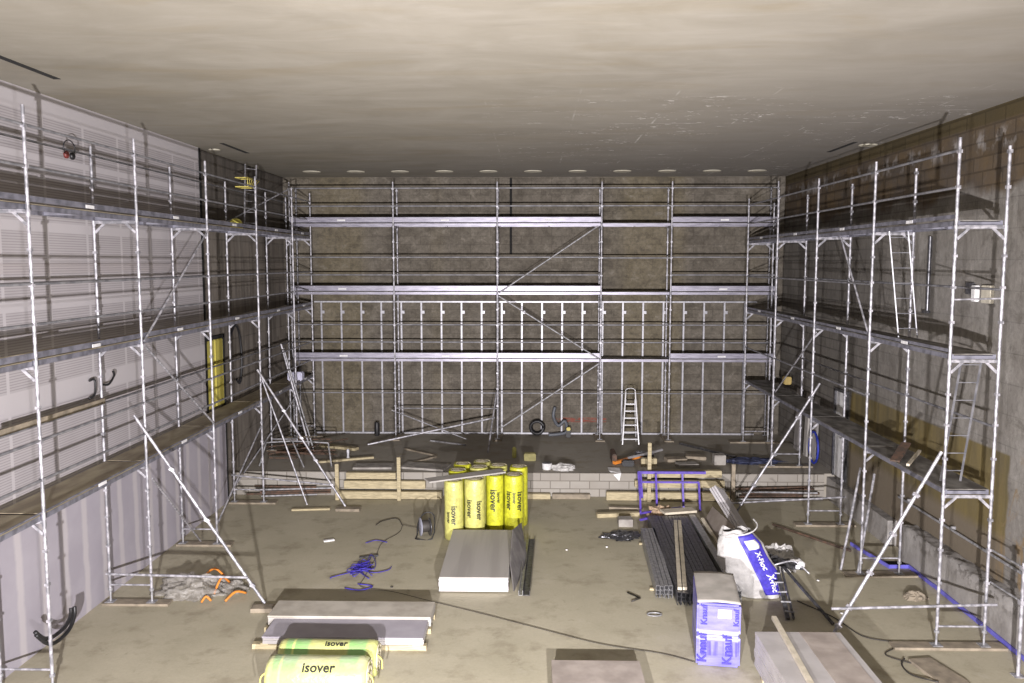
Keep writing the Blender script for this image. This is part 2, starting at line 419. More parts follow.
# ------------------------------------------------------------------ camera
F = 850.0; Pp = math.atan(79.5 / F); YW = math.atan(19 / F)
cam = bpy.data.cameras.new('camera'); co = bpy.data.objects.new('camera', cam); COL.objects.link(co)
co.location = (0, 0, 5.96); co.rotation_euler = (PI / 2 - Pp, 0, YW)
cam.sensor_width = 36; cam.lens = F / 1024 * 36; cam.clip_end = 200
S.camera = co

# ------------------------------------------------------------------ room shell
XL, XR, YB, ZC, ZS, YS = -7.55, 7.7, 26.25, 8.54, .62, 21.3
def boxo(name, x0, x1, y0, y1, z0, z1, m, parent=None):
    return MB().box(((x0 + x1) / 2, (y0 + y1) / 2, (z0 + z1) / 2), (x1 - x0, y1 - y0, z1 - z0)).build(name, m, parent)
struct(boxo('floor', -7.9, 8.1, 2.0, 26.6, -.2, 0, M['floor']))
struct(boxo('stage_floor', -7.62, 7.7, YS, 26.25, .0, ZS, M['stage']))
struct(boxo('wall_stage_front', -7.62, 7.42, YS - .06, YS, 0, ZS + .004, M['blocks']))
struct(boxo('wall_back', -7.9, 8.1, YB, YB + .3, 0, ZC, M['back']))
struct(boxo('wall_right', XR, XR + .3, 2.0, YB, 0, ZC, M['right']))
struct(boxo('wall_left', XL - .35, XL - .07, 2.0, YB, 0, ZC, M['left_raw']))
struct(boxo('ceiling', -7.9, 8.1, 2.0, 26.6, ZC, ZC + .2, M['ceil']))
# inner skin of the left wall: perforated panels above, filled plasterboard below
struct(boxo('trim_1', XL - .07, XL, 2.0, 19.42, 2.32, ZC, M['perf']))
struct(boxo('trim_2', XL - .07, XL, 2.0, 20.58, 0, 2.32, M['joint']))
struct(boxo('trim_3', XL - .07, XL + .02, 19.42, 19.5, 2.32, ZC, M['dark']))
struct(boxo('trim_4', XL - .07, XL + .01, 20.58, 20.66, 0, 4.2, M['dark']))
struct(boxo('trim_5', XL - .07, XL + .01, 19.5, 20.66, 4.12, 4.2, M['dark']))
# rough kerb along the foot of the right wall
k = MB()
def kerbf(u, v):
    y = 2.0 + u * (16.7 - 2.0)
    q = noise.noise(Vector((y * 3, v * 4, 1))) * .035
    if v < .5: return Vector((7.42 + q * (v * 2), y, .74 * v * 2 + (q if v > .3 else 0)))
    return Vector((7.42 + (v - .5) * 2 * .28 + q, y, .74 + q))
k.grid(kerbf, 160, 9); kb = k.build('kerb', M['kerb']); struct(kb)
struct(boxo('kerb_core', 7.46, 7.7, 2.0, 16.7, 0, .68, M['kerb']))
struct(boxo('kerb_far', 7.5, 7.7, 17.6, YS, 0, .55, M['kerb']))
# slots in the ceiling
for i, (x, y0, y1) in enumerate(((-6.71, 8.6, 12.18), (-6.75, 18.7, 20.4), (7.0, 18.84, 20.5))):
    t = boxo('ceiling_slot', x - .05, x + .05, y0, y1, ZC - .006, ZC + .01, M['dark'])
    tag(t, ('long black slot in the ceiling at the upper left corner of the view', 'short black ceiling slot above the left scaffold beside the raw concrete wall', 'short black ceiling slot near the right wall')[i], 'ceiling slot')
def disc(x, y, r, label, grp=None):
    o = MB().lathe((x, y, ZC - .02), [(r * .9, 0), (r, .008), (r, .02)], 20).build('ceiling_plate', M['lamp_disc'])
    tag(o, label, 'ceiling plate', grp)
names = ['over the far left corner', 'second from the left', 'third from the left', 'fourth from the left', 'fifth from the left', 'sixth from the left', 'seventh from the left', 'fifth from the right', 'fourth from the right', 'third from the right', 'second from the right', 'over the far right corner']
for i in range(11):
    disc(-6.3 + 1.27 * i, 24.6, .26, 'pale round ceiling plate in the row along the back wall, ' + (names[i] if i < 10 else names[11]), 'row of round ceiling plates')
disc(-7.3, 19.75, .13, 'small white round plate on the ceiling above the end of the white left wall')
disc(7.45, 19.3, .2, 'small white round plate on the ceiling beside the right wall')
# door in the right wall
d = boxo('door_1', XR - .03, XR + .02, 20.6, 21.28, .62, 2.75, M['white']); struct(d)
fr = MB()
for y in (20.55, 21.3): fr.box((XR - .03, y, 1.7), (.1, .07, 2.2))
fr.box((XR - .03, 20.93, 2.8), (.1, .82, .07)); fr.build('door_frame', M['steel_dark'], d)
MB().tube((XR - .09, 20.68, 1.65), (XR - .09, 20.8, 1.65), .015).tube((XR - .09, 20.68, 1.65), (XR, 20.68, 1.65), .012).build('door_handle', M['galv'], d)
# yellow wool in the recess of the left wall
for i, (a, b) in enumerate(((19.5, 19.98), (20.06, 20.56))):
    o = MB().box((XL - .03, (a + b) / 2, 3.3), (.07, b - a, 1.62), bev=.015).build('insulation_batt', mat('yellow_wool_%d' % i, (.62, .54, .10), .95, 0, (.45, .40, .09), 4, stretch=(1, 1, .2)))
    tag(o, ('yellow insulation strip in the left wall recess, nearer the white wall', 'yellow insulation strip in the left wall recess, farther from the white wall')[i], 'insulation')

# ------------------------------------------------------------------ scaffolding
def scaffold(name, label, P, stations, levels, ground, decks, rails, W=.73, toe=True, edge='deck_edge', board='plywood', gp=1.35):
    """P(u,v,z) -> world; u along the run, v from the open side to the wall side"""
    root = empty(name, P(stations[0], 0, ground[0]), label, 'scaffolding')
    jr = .024
    for i, u in enumerate(stations):
        g = ground[i]
        zs = [g + .28] + [l for l in levels]
        for v in (0, W):
            m = MB().box(P(u, v, g + .045) , (.15, .15, .01)).tube(P(u, v, g + .05), P(u, v, g + .42), .018, 8)
            m.tube(P(u, v, g + .24), P(u, v, g + .28), .04, 8).build('base_jack', M['galv_dull'], root)
        for k in range(len(zs) - 1):
            z0, z1 = zs[k], zs[k + 1]
            f = MB().tube(P(u, .02, z1 - .03), P(u, W - .02, z1 - .03), .024, 8).box(P(u, W / 2, z1 - .015), abs_dim(P, .035, W - .06, .03))
            if k == 0: f.tube(P(u, 0, z0 + .06), P(u, W, z0 + .06), .017, 8)
            fo = f.build('frame', M['galv_post'], root)
            for v in (0, W):
                p = MB().tube(P(u, v, z0), P(u, v, z1), jr, 10).tube(P(u, v, z1 - .09), P(u, v, z1 - .0), .031, 10)
                for h in (.56, 1.08, 1.55):
                    p.box(P(u, v, z0 + h if k else z0 + h + .2), (.06, .06, .04))
                p.build('post', M['galv_post'], fo)
                s = 1 if v == 0 else -1
                MB().bar(P(u, v + s * .02, z1 - .2), P(u, v + s * .19, z1 - .04), .02, .04).build('gusset', M['galv_post'], fo)
        for v in (0, W):
            p = MB().tube(P(u, v, levels[-1]), P(u, v, levels[-1] + (gp if v == 0 else gp - .12)), jr, 10)
            for h in (.56, 1.08): p.box(P(u, v, levels[-1] + h), (.06, .06, .05))
            p.build('guard_post', M['galv_post'], root)
    for i in range(len(stations) - 1):
        a, b = stations[i] + .03, stations[i + 1] - .03
        for k, z in enumerate(levels):
            dk = decks(i, k)
            if dk:
                h = dk
                o = MB()
                o.box(P((a + b) / 2, .05, z + .035), abs_dim(P, b - a, .04, .075)).box(P((a + b) / 2, W - .05, z + .035), abs_dim(P, b - a, .04, .075))
                o.box(P((a + b) / 2, W / 2, z + .03), abs_dim(P, .05, W - .1, .05))
                for e in (a + .03, b - .03): o.box(P(e, W / 2, z + .03), abs_dim(P, .05, W - .1, .05))
                do = o.build('deck', M[edge], root)
                MB().box(P((a + b) / 2, W / 2, z + .075), abs_dim(P, b - a - .02, W - .06, .014)).build('deck_board', M[board], do)
                if h > 1:
                    tb = MB().box(P((a + b) / 2, .012, z + .105 + (h - 1) / 2), abs_dim(P, b - a + .02, .02, h - 1))
                    t = tb.build('toe_board', M[edge], root)
                    MB().box(P((a + b) / 2, -.025, z + .09 + (h - 1) / 2), abs_dim(P, .24, .006, .05)).build('label_plate', M['white_label'], t)
            for (v, dz) in rails(i, k):
                MB().tube(P(a - .02, v + (.035 if v == 0 else -.035) * 0, z + dz), P(b + .02, v, z + dz), .021, 6).build('guard_rail', M['galv_rail'] , root)
    return root
def abs_dim(P, du, dv, dz):
    a = Vector(P(0, 0, 0)); b = Vector(P(1, 0, 0)); along_x = abs((b - a).x) > .5
    return (du, dv, dz) if along_x else (dv, du, dz)
M['galv_rail'] = mat('guard_rail_tube', (.30, .30, .32), .45, .3, (.18, .18, .2), 5, .4, .6)
def raker(root, a, b, r=.024, couplers=(), name='raking_brace'):
    o = MB().tube(a, b, r, 10).build(name, M['galv_post'], root)
    a = Vector(a); b = Vector(b)
    for t in couplers:
        p = a.lerp(b, t)
        MB().box(p, (.07, .07, .06), (0, .6, .3)).tube(p + Vector((-.05, 0, .02)), p + Vector((.06, 0, -.02)), .014, 6).build('coupler', M['galv_post'], o)
    return o
# left run
PL = lambda u, v, z: (-6.62 - v, u, z)
LS = [8.05, 11.15, 14.25, 17.36, 20.5, 23.6, 25.55]; LG = [0, 0, 0, 0, 0, ZS, ZS]
LV = [2.46, 4.57, 6.65]
def lrails(i, k):
    return [(0, 1.1), (0, .56), (.73, 1.08)] if k == 2 else [(0, 1.1), (0, .56), (.73, 1.08)]
sl = scaffold('scaffolding', 'galvanised frame scaffolding standing along the white panelled left wall', PL, LS, LV, LG,
              lambda i, k: (1.08 if not (k == 0) else 1.02), lrails, edge='deck_edge_dark', board='plywood')
raker(sl, PL(14.28, -.03, 4.62), PL(17.33, -.03, 6.6), .02, name='diagonal_brace')
raker(sl, PL(14.28, -.03, 4.55), PL(17.33, -.03, 2.6), .02, name='diagonal_brace')
raker(sl, PL(20.5, .75, 6.9), PL(23.6, .0, 8.0), .017, name='diagonal_brace')
raker(sl, (-7.35, 20.5, .4), (-6.62, 23.6, 2.2), .018, name='diagonal_brace')
raker(sl, (-6.62, 17.4, .45), (-6.62, 20.45, 1.95), .018, name='diagonal_brace')
raker(sl, PL(14.14, .13, 3.36), (-4.62, 14.2, .05), .026, (.28, .55, .9))
raker(sl, PL(14.2, .77, .55), (-4.88, 14.14, .53), .022, name='tie_tube')
raker(sl, (-6.6, 14.4, 2.2), (-6.95, 17.3, .1), .018, name='diagonal_brace')
raker(sl, (-6.66, 20.4, 3.35), (-4.5, 20.1, .05), .026, (.3, .5, .66, .84))
raker(sl, (-6.6, 20.55, 3.1), (-5.46, 20.2, .05), .02)
raker(sl, PL(20.44, .77, .72), (-4.86, 20.3, .52), .022, name='tie_tube')
# right run
PR = lambda u, v, z: (6.3 + v, u, z)
RS = [12.85, 15.9, 19.0, 22.02, 25.0]; RG = [0, 0, 0, ZS, ZS]
RV = [2.42, 4.5, 6.5]
sr = scaffold('scaffolding', 'galvanised frame scaffolding standing along the stained right wall', PR, RS, RV, RG,
              lambda i, k: (1.06 if k == 2 else (1.05 if k == 1 else .9)), lambda i, k: [(0, 1.1), (0, .56)] if k == 2 else ([(.73, 1.05)] if i < 1 else [(0, 1.05), (.73, 1.05)] if i < 3 else [(0, 1.05)]), edge='deck_edge_dark', board='plywood_grey', gp=1.28)
raker(sr, (6.22, 12.8, 3.1), (4.6, 12.8, .04), .026, (.22, .42, .62, .8, .9))
raker(sr, (4.63, 12.74, .65), (7.15, 12.76, .73), .022, name='tie_tube')
raker(sr, (6.45, 18.95, 3.26), (4.5, 18.95, .03), .026, (.1, .24, .5, .72))
raker(sr, (4.5, 19.0, .5), (7.1, 18.93, .68), .022, name='tie_tube')
raker(sr, PR(12.85, 0, 5.4), PR(12.85, .73, 5.42), .014, name='end_rail')
raker(sr, PR(17.6, .02, 6.45), PR(16.0, .02, 4.6), .018, name='diagonal_brace')
raker(sr, PR(19.0, .05, 4.4), PR(22.0, .05, 2.6), .018, name='diagonal_brace')
# back run
PBk = lambda u, v, z: (u, 25.2 + v, z)
BS = [-7.14, -4.07, -1.0, 2.07, 4.12, 7.19]; BG = [ZS] * 6
BV = [3.0, 5.0, 7.02]
def brails(i, k):
    r = [(0, 1.1), (0, .58)]
    if k == 1 and i in (3,): r = [(0, 1.08)]
    return r
sb = scaffold('scaffolding', 'galvanised frame scaffolding with three bright decks across the back wall', PBk, BS, BV, BG,
              lambda i, k: (.9 if i == 3 else 1.15), brails, edge='back_edge', board='plywood_grey', gp=1.28)
for i in range(5):
    MB().tube(PBk(BS[i], 0, 2.05), PBk(BS[i + 1], 0, 2.05), .018, 6).build('guard_rail', M['galv_rail'], sb)
MB().tube(PBk(-4.07, 0, 1.58), PBk(-1.0, 0, 1.58), .018, 6).build('guard_rail', M['galv_rail'], sb)
for a, b in (((-.95, 5.05), (1.95, 7.0)), ((-.95, 4.95), (2.02, 3.1)), ((2.02, 2.95), (-.9, 1.0))):
    MB().tube((a[0], 25.14, a[1]), (b[0], 25.14, b[1]), .022, 8).build('diagonal_brace', M['galv_dull'], sb)
raker(sb, (-1.08, 25.1, 1.32), (-4.75, 24.3, .66), .028)
raker(sb, (-1.02, 25.05, 2.1), (-1.2, 23.45, .64), .022)
raker(sb, (-4.2, 25.3, 1.5), (-1.9, 24.9, .7), .018)

# timber sole plates beneath feet
def plank(a, b, w, h, m, label, cat='plank', name='timber_plank', grp=None, up=(0, 0, 1)):
    o = MB().bar(a, b, w, h, up).build(name, m); return tag(o, label, cat, grp)
def sole(y, x0, x1, z, label):
    plank((x0, y, z + .0195), (x1, y, z + .0195), .22, .039, M['timber_old'], label, name='sole_plank')
for i, u in enumerate(LS):
    if i == 0: continue
    sole(u, -7.46, -6.3, LG[i], ('', 'weathered sole plank under the nearest visible left scaffold frame', 'weathered sole plank under the left scaffold frame beside the plastic sheeting', 'weathered sole plank under the left scaffold frame next behind the plastic sheeting', 'weathered sole plank under the left scaffold frame just in front of the stage', 'sole plank on the stage under the left scaffold', 'sole plank on the stage at the far end of the left scaffold')[i])
for i, u in enumerate(RS):
    sole(u, (5.62 if i == 0 else 6.0) if i < 4 else 5.9, 7.35, RG[i], ('long stained sole plank under the nearest right scaffold frame', 'sole plank under the second right scaffold frame beside the blue strip', 'sole plank under the right scaffold frame where two tubes lean', 'sole plank on the stage edge under the right scaffold', 'pale sole plank on the stage at the far end of the right scaffold')[i])
for i, u in enumerate(BS):
    if i in (0,5): continue
    o = MB().box((u, 25.5, ZS + .02), (.28, 1.0, .038)).build('sole_plank', M['timber_old'])
    tag(o, 'short sole plank on the stage under the back scaffold posts, %s' % {1: 'left of the yellow rolls', 2: 'behind the yellow rolls', 3: 'beside the black hose coils', 4: 'right of the step ladder'}[i], 'plank')
plank((-4.78, 14.0, .035), (-4.38, 14.02, .035), .2, .07, M['timber_old'], 'short timber block under the foot of the near left raking tube', 'timber block', 'timber_block')
plank((-4.68, 19.95, .03), (-4.1, 19.93, .03), .22, .06, M['timber_old'], 'timber block under the foot of the far left raking tube', 'timber block', 'timber_block')
plank((-5.75, 19.9, .02), (-4.85, 20.0, .02), .12, .04, M['timber'], 'thin pale lath on the floor in front of the stage at left', 'plank')
MB_ = MB().box((4.56, 12.72, .02), (.2, .14, .04)).build('timber_block', M['timber_old']); tag(MB_, 'dark wooden block under the foot of the near right raking tube', 'timber block')

# near guard at the right edge
g = empty('guard_railing', (7.05, 11.95, 0), 'short galvanised post with two rails at the right edge of the view', 'railing')
MB().tube((7.05, 11.95, 0), (7.05, 11.95, 1.68), .026, 10).box((7.05, 11.95, 1.6), (.08, .08, .07)).box((7.05, 11.95, 1.1), (.08, .08, .07)).box((7.05, 11.95, .005), (.15, .15, .01)).build('post', M['galv_post'], g)
for z in (1.6, 1.1): MB().tube((7.06, 11.97, z), (7.06, 12.8, z - .03), .017, 8).build('rail', M['galv_dull'], g)
# loose tube running along the right wall above the kerb
o = MB().tube((7.62, 8.0, 1.18), (7.62, 17.4, 1.12), .024, 8)
for y in (9, 12, 15.2, 17): o.box((7.66, y, 1.16), (.08, .04, .06))
tag(o.build('wall_pipe', M['galv_dull']), 'long grey pipe fixed along the right wall above the rough kerb', 'pipe')

# ladders
def ladder(name, p0, p1, wdir, w, n, m, label, r=.02):
    root = empty(name, p0, label, 'ladder'); p0 = Vector(p0); p1 = Vector(p1); wd = Vector(wdir).normalized() * w / 2
    for s in (-1, 1): MB().bar(p0 + wd * s, p1 + wd * s, .018, r * 1.4, up=(0, .3, 1)).build('stile', m, root)
    for k in range(n):
        q = p0.lerp(p1, (k + .6) / (n)); MB().tube(q - wd, q + wd, .009, 6).build('rung', m, root)
    return root
ladder('access_ladder', (6.72, 15.25, 4.62), (6.48, 15.25, 6.5), (1, 0, 0), .33, 7, M['galv_rail'], 'grey access ladder between the middle and top decks of the right scaffold')
ladder('access_ladder', (6.62, 13.3, 2.52), (6.86, 13.3, 4.48), (1, 0, 0), .31, 7, M['galv_rail'], 'grey access ladder between the lower and middle decks of the near right scaffold')
ladder('leaning_ladder', (-7.0, 21.2, 6.76), (-7.12, 21.75, 8.42), (.55, .8, 0), .34, 6, M['galv_post'], 'pale ladder leaning on the top deck of the left scaffold')
# step ladder on the stage
st = empty('step_ladder', (2.93, 24.7, ZS), 'silver step ladder standing on the stage before the back wall studs', 'step ladder')
top = Vector((2.95, 25.0, 2.12))
for s in (-1, 1):
    MB().bar((2.93 + s * .24, 24.62, ZS), (2.95 + s * .14, 25.0, 2.12), .03, .05, up=(0, 1, 0)).build('stile', M['alu'], st)
    MB().bar((2.93 + s * .22, 25.14, ZS), (2.95 + s * .13, 25.02, 1.9), .025, .03, up=(0, 1, 0)).build('rear_leg', M['alu'], st)
for k in range(6):
    t = (k + .8) / 6.4; z = ZS + 1.42 * t * .9; y = 24.62 + .38 * t * .9; w = .46 - .18 * t
    MB().box((2.94, y + .02, z), (w, .09, .03)).build('tread', M['alu'], st)
MB().path([(2.95 - .14, 25.0, 2.12), (2.95 - .13, 25.0, 2.2), (2.95, 25.0, 2.24), (2.95 + .13, 25.0, 2.2), (2.95 + .14, 25.0, 2.12)], .015, 6, sub=3).build('handle', M['alu'], st)

# ------------------------------------------------------------------ stud frame on the back wall
fr = empty('drywall_frame', (0, 26.15, ZS), 'bright steel stud framing with top and bottom tracks against the back wall', 'stud frame')
MB().box((.1, 26.15, 4.74), (13.6, .07, .045)).build('top_track', M['studgalv'], fr)
MB().box((.1, 26.15, ZS + .025), (13.6, .09, .05)).build('bottom_track', M['studgalv'], fr)
for kx in range(22):
    x = -6.48 + .62 * kx
    if x > 6.9: break
    m = MB().box((x, 26.12, (4.72 + ZS + .05) / 2), (.05, .01, 4.72 - ZS - .05)).box((x - .022, 26.15, (4.72 + ZS + .05) / 2), (.006, .06, 4.72 - ZS - .05))
    so = m.build('stud', M['studgalv'], fr)
    MB().box((x + .06, 26.12, 4.42), (.075, .012, .09)).build('bracket', M['studgalv'], so)

# dark conduit on the back wall
tag(MB().tube((-.62, 26.21, 6.2), (-.62, 26.21, 8.5), .035, 8).build('wall_conduit', M['dark']), 'black vertical conduit on the back wall beneath the ceiling', 'pipe')

# ------------------------------------------------------------------ text helper
def text_mesh(s, size, extr=.002):
    cu = bpy.data.curves.new('t', 'FONT'); cu.body = s; cu.size = size; cu.extrude = extr; cu.offset = size * .022; cu.align_x = 'CENTER'; cu.align_y = 'CENTER'; cu.resolution_u = 3
    o = bpy.data.objects.new('t', cu); COL.objects.link(o)
    dg = bpy.context.evaluated_depsgraph_get(); dg.update()
    me = bpy.data.meshes.new_from_object(o.evaluated_get(dg))
    vs = [v.co.copy() for v in me.vertices]; fs = [tuple(p.vertices) for p in me.polygons]
    bpy.data.objects.remove(o); bpy.data.curves.remove(cu); bpy.data.meshes.remove(me)
    return vs, fs
def put_text(s, size, fn, m, parent, name='lettering', extr=.002):
    vs, fs = text_mesh(s, size, extr)
    b = MB(); b.add([fn(v) for v in vs], fs); return b.build(name, m, parent)

# ------------------------------------------------------------------ standing yellow rolls
def roll(x, y, r, h, m, label, txt=None, ang=0, tz=.62, size=.15, lean=(0, 0)):
    n = 28
    prof = [(r * .93, 0), (r, .03), (r * 1.0, h * .3), (r * .98, h * .55), (r, h * .8), (r * .99, h - .05), (r * .9, h - .005), (r * .88, h - .03), (r * .3, h - .05)]
    o = MB().lathe((x, y, 0), prof, n, wob=.012).build('insulation_roll', m, origin=(x, y, 0))
    tag(o, label, 'insulation roll', 'standing yellow insulation rolls')
    sp = [(x + r * .85 * (1 - t / 40) * math.cos(t * .55), y + r * .85 * (1 - t / 40) * math.sin(t * .55), h - .015) for t in range(36)]
    MB().path(sp, .014, 4).build('wound_edge', M['wool'], o)
    if txt:
        for (a, z, sz) in txt:
            def fn(v, a=a, z=z):
                t = -PI / 2 + a + v.y / r
                rr = r * 1.035 + v.z
                return Vector((x + rr * math.cos(t), y + rr * math.sin(t), z - v.x))
            put_text('isover', sz, fn, M['black'], o)
    if lean != (0, 0): o.rotation_euler = (lean[0], lean[1], 0)
    return o
R_ = .2
fx = [(-1.66, 17.95, 'yellow_pale', 1.3), (-1.22, 18.1, 'yellow_pale', 1.3), (-.79, 18.45, 'yellow', 1.3), (-.37, 18.45, 'yellow', 1.3)]
fl = ['pale yellow insulation roll standing at the front left of the cluster, lowest in view', 'pale dusty yellow insulation roll standing second from left in the front row', 'bright yellow insulation roll standing third from left in the front row', 'bright yellow insulation roll standing at the right end of the front row']
for i, (x, y, m, h) in enumerate(fx):
    tx = [[(.1, .55, .17), (-.5, .5, .1)], [(-.45, .66, .16), (.5, .62, .17)], [(-.15, .74, .2), (.45, .8, .1)], [(-.5, .74, .17), (0.05, .8, .1), (.65, .72, .18)]][i]
    roll(x, y, (.205, .225, .195, .215)[i], h, M[m], fl[i], tx)
bk = [(-1.62, 18.5, 'yellow', 1.32), (-1.16, 18.72, 'yellow_pale', 1.34), (-.73, 18.98, 'yellow_pale', 1.32), (-.27, 18.95, 'yellow', 1.3), (-1.56, 19.1, 'yellow', 1.32), (-1.12, 19.3, 'yellow_pale', 1.33)]
bl = ['yellow insulation roll standing directly behind the front left roll', 'pale yellow roll in the second row behind the second front roll', 'pale yellow roll in the second row behind the third front roll', 'yellow roll in the second row at the right end', 'bright yellow roll at the back left of the cluster', 'pale yellow roll at the back middle of the cluster']
for i, (x, y, m, h) in enumerate(bk): roll(x, y, .205, h + .06, M[m], bl[i])
o = MB().bar((-2.2, 17.62, 1.345), (-.62, 18.45, 1.36), .32, .03).build('loose_board', M['board_grey'])
tag(o, 'long grey board lying diagonally on top of the standing yellow rolls', 'board')

# lying rolls at the bottom edge
def lying(x0, x1, y, r, label, txt, tz, tsz, tx):
    n = 28; L = x1 - x0
    prof = [(r * .55, 0), (r * .93, .0), (r, .05), (r * 1.01, L * .3), (r, L * .6), (r * .99, L - .06), (r * .9, L), (r * .5, L)]
    b = MB().lathe((x0, y, r), prof, n, rot=(0, PI / 2, 0), wob=.01)
    o = b.build('insulation_roll', M['roll_lying'], origin=(x0, y, 0)); tag(o, label, 'insulation roll')
    for x in (x0 + .001, x1 - .001):
        sp = [(x + (.012 if x > x0 + .5 else -.012), y + r * .85 * (1 - t / 34) * math.cos(t * .6), r + r * .85 * (1 - t / 34) * math.sin(t * .6)) for t in range(30)]
        MB().path(sp, .012, 4).build('wound_end', M['wool'], o)
    def fn(v):
        t = tz + v.y / r; rr = r * 1.03 + v.z
        return Vector((tx + v.x, y - rr * math.cos(t), r + rr * math.sin(t)))
    put_text(txt, tsz, fn, M['black'], o)
    # loose film ties hanging at the ends
    for x, s in ((x0, -1), (x1, 1)):
        MB().path([(x, y - .1, r * 1.4), (x + s * .08, y - .14, r * 1.2), (x + s * .09, y - .16, r * .7)], .012, 5, sub=4).build('film_tail', M['yellow_plastic'], o)
    return o
lying(-3.58, -2.22, 11.14, .285, 'yellow and green insulation roll lying at the bottom edge with a black brand word', 'isover', .85, .18, -2.86)
lying(-3.6, -2.2, 11.75, .26, 'dusty insulation roll lying just behind the green banded roll', 'isover', 1.25, .13, -2.78)

# ------------------------------------------------------------------ board stacks
def stack(name, x0, x1, y0, y1, z0, n, t, m, label, cat='board stack', jitter=.008, mt=None, skew=0):
    root = empty(name, ((x0 + x1) / 2, (y0 + y1) / 2, z0), label, cat)
    for i in range(n):
        jx = random.uniform(-jitter, jitter); jy = random.uniform(-jitter, jitter)
        z = z0 + i * t
        b = MB().box(((x0 + x1) / 2 + jx, (y0 + y1) / 2 + jy, z + t / 2), (x1 - x0, y1 - y0, t - .003))
        b.build('board', (mt if (mt and i == n - 1) else m), root)
    return root
# white stack beside the yellow rolls
stack('plasterboard_stack', -1.65, -.4, 14.86, 17.6, .03, 9, .029, M['board_white'], 'neat stack of white plasterboard lying before the yellow rolls', mt=mat('greyish_board_face', (.42, .40, .375), .8, 0, (.36, .34, .32), .9, .45, .55, stretch=(3, .15, 1)))
for i, y in enumerate((15.2, 16.2, 17.2)):
    plank((-1.6, y, .015), (-.45, y, .015), .09, .028, M['timber'], 'timber bearer under the %s of the white plasterboard stack' % ('front end', 'middle', 'far end')[i], 'bearer', 'timber_bearer')
lp = MB()
lp.add([(-.3, 14.95, 0), (-.06, 16.6, 0), (-.2, 17.6, .45), (-.36, 16.6, .62), (-.385, 15.6, .31)], [(0, 1, 2, 3, 4)])
o = lp.build('grey_board', mat('grey_panel', (.20, .19, .18), .7, 0, (.14, .13, .13), 5), thick=.02)
tag(o, 'dark grey pointed board leaning on the right side of the white plasterboard stack', 'board')
for i, (x, m, w) in enumerate(((-.12, 'steel_stud', .07), (-.02, 'steel_dark', .12))):
    b = MB()
    xx = x; b.box((xx, 16.3, .01), (w, 3.1, .012)).box((xx - w / 2, 16.3, .05), (.008, 3.1, .09)).box((xx + w / 2, 16.3, .05), (.008, 3.1, .09))
    o = b.build('steel_channel', M[m]); o.rotation_euler = (0, 0, -.035)
    tag(o, ('pale narrow steel channel lying right of the white plasterboard stack', 'dark wider steel channel lying right of the pale channel')[i], 'steel channel')
# stack lower left: pallet, lilac boards in front, grey boards behind
pal = empty('timber_pallet', (-2.95, 13.1, 0), 'pale timber pallet under the grey and lilac boards at lower left', 'pallet')
for y in (12.6, 13.2, 13.75): MB().box((-2.95, y, .04), (2.7, .1, .078)).build('bearer', M['timber'], pal)
for x in (-4.1, -3.0, -1.75): MB().box((x, 13.15, .095), (.12, 1.25, .028)).build('slat', M['timber'], pal)
stack('plasterboard_stack', -4.12, -1.64, 12.5, 13.15, .11, 4, .03, M['board_pale'], 'pale stack of lilac-topped boards behind the lying yellow rolls', mt=M['board_lilac'])
stack('plasterboard_stack', -4.24, -1.6, 13.18, 13.8, .11, 5, .032, M['board_grey'], 'grey dusty board stack at lower left, behind the lilac boards', mt=mat('dust_top', (.46, .43, .37), .85, 0, (.36, .33, .28), 3))
# small dusty stack bottom centre
stack('board_stack', .31, 1.58, 9.2, 11.84, .04, 5, .036, M['board_dusty'], 'dusty pinkish board stack at the bottom centre of the view')
for i, y in enumerate((9.3, 10.3, 11.3)):
    plank((.35, y, .019), (1.5, y, .019), .09, .038, M['timber_old'], 'timber bearer under the dusty pinkish stack, %s' % ('nearest', 'middle', 'farthest')[i], 'bearer', 'timber_bearer')
# high stack bottom right
stack('board_stack', 3.27, 4.5, 9.4, 12.0, .1, 12, .042, M['board_pale'], 'high pale board stack at lower right with a lath on top')
for i, y in enumerate((9.7, 10.7, 11.7)):
    plank((3.3, y, .05), (4.45, y, .05), .1, .098, M['timber'], 'timber bearer under the high pale stack, %s' % ('nearest', 'middle', 'farthest')[i], 'bearer', 'timber_bearer')
o = MB().box((4.15, 10.7, .609), (.5, 2.56, .01)).build('loose_board', M['board_dusty']); tag(o, 'narrow dusty board strip lying on the right part of the high pale stack', 'board')
plank((3.66, 12.42, .64), (3.5, 9.3, .64), .07, .05, M['lath'], 'pale timber lath lying across the top of the high pale board stack', 'lath', 'timber_lath')

# ------------------------------------------------------------------ blue wrapped box stack
bx = empty('wrapped_box', (2.75, 12.7, 0), 'tall blue printed plastic wrapped pack with grey top beside the steel profiles', 'wrapped pack')
b = MB()
for i in range(2): b.box((2.75, 12.72, .245 + i * .48), (.63, 1.24, .47), bev=.03)
b.build('wrapped_pack', M['wrap'], bx)
def lid(u, v):
    x = 2.75 + (u - .5) * .62; y = 12.1 + v * 1.24
    return Vector((x, y, .985 + .015 * math.sin(u * PI) + .008 * noise.noise(Vector((x * 4, y * 4, 0)))))
b = MB(); b.grid(lid, 14, 14); b.build('top_sheet', mat('dusty_top', (.50, .47, .43), .7, 0, (.42, .40, .36), 4), bx, thick=.012)
MB().box((2.83, 12.083, .83), (.19, .006, .13)).build('paper_label', M['white_label'], bx)
for (x, z, sz) in ((2.52, .3, .19), (2.88, .28, .19), (2.54, .8, .13), (3.0, .78, .11)):
    put_text('Knauf', sz, lambda v, x=x, z=z: Vector((x - v.y, 12.075 - v.z, z + v.x)), M['blue_print'], bx)
bx.rotation_euler = (0, 0, -.14); bx.location.x += .1
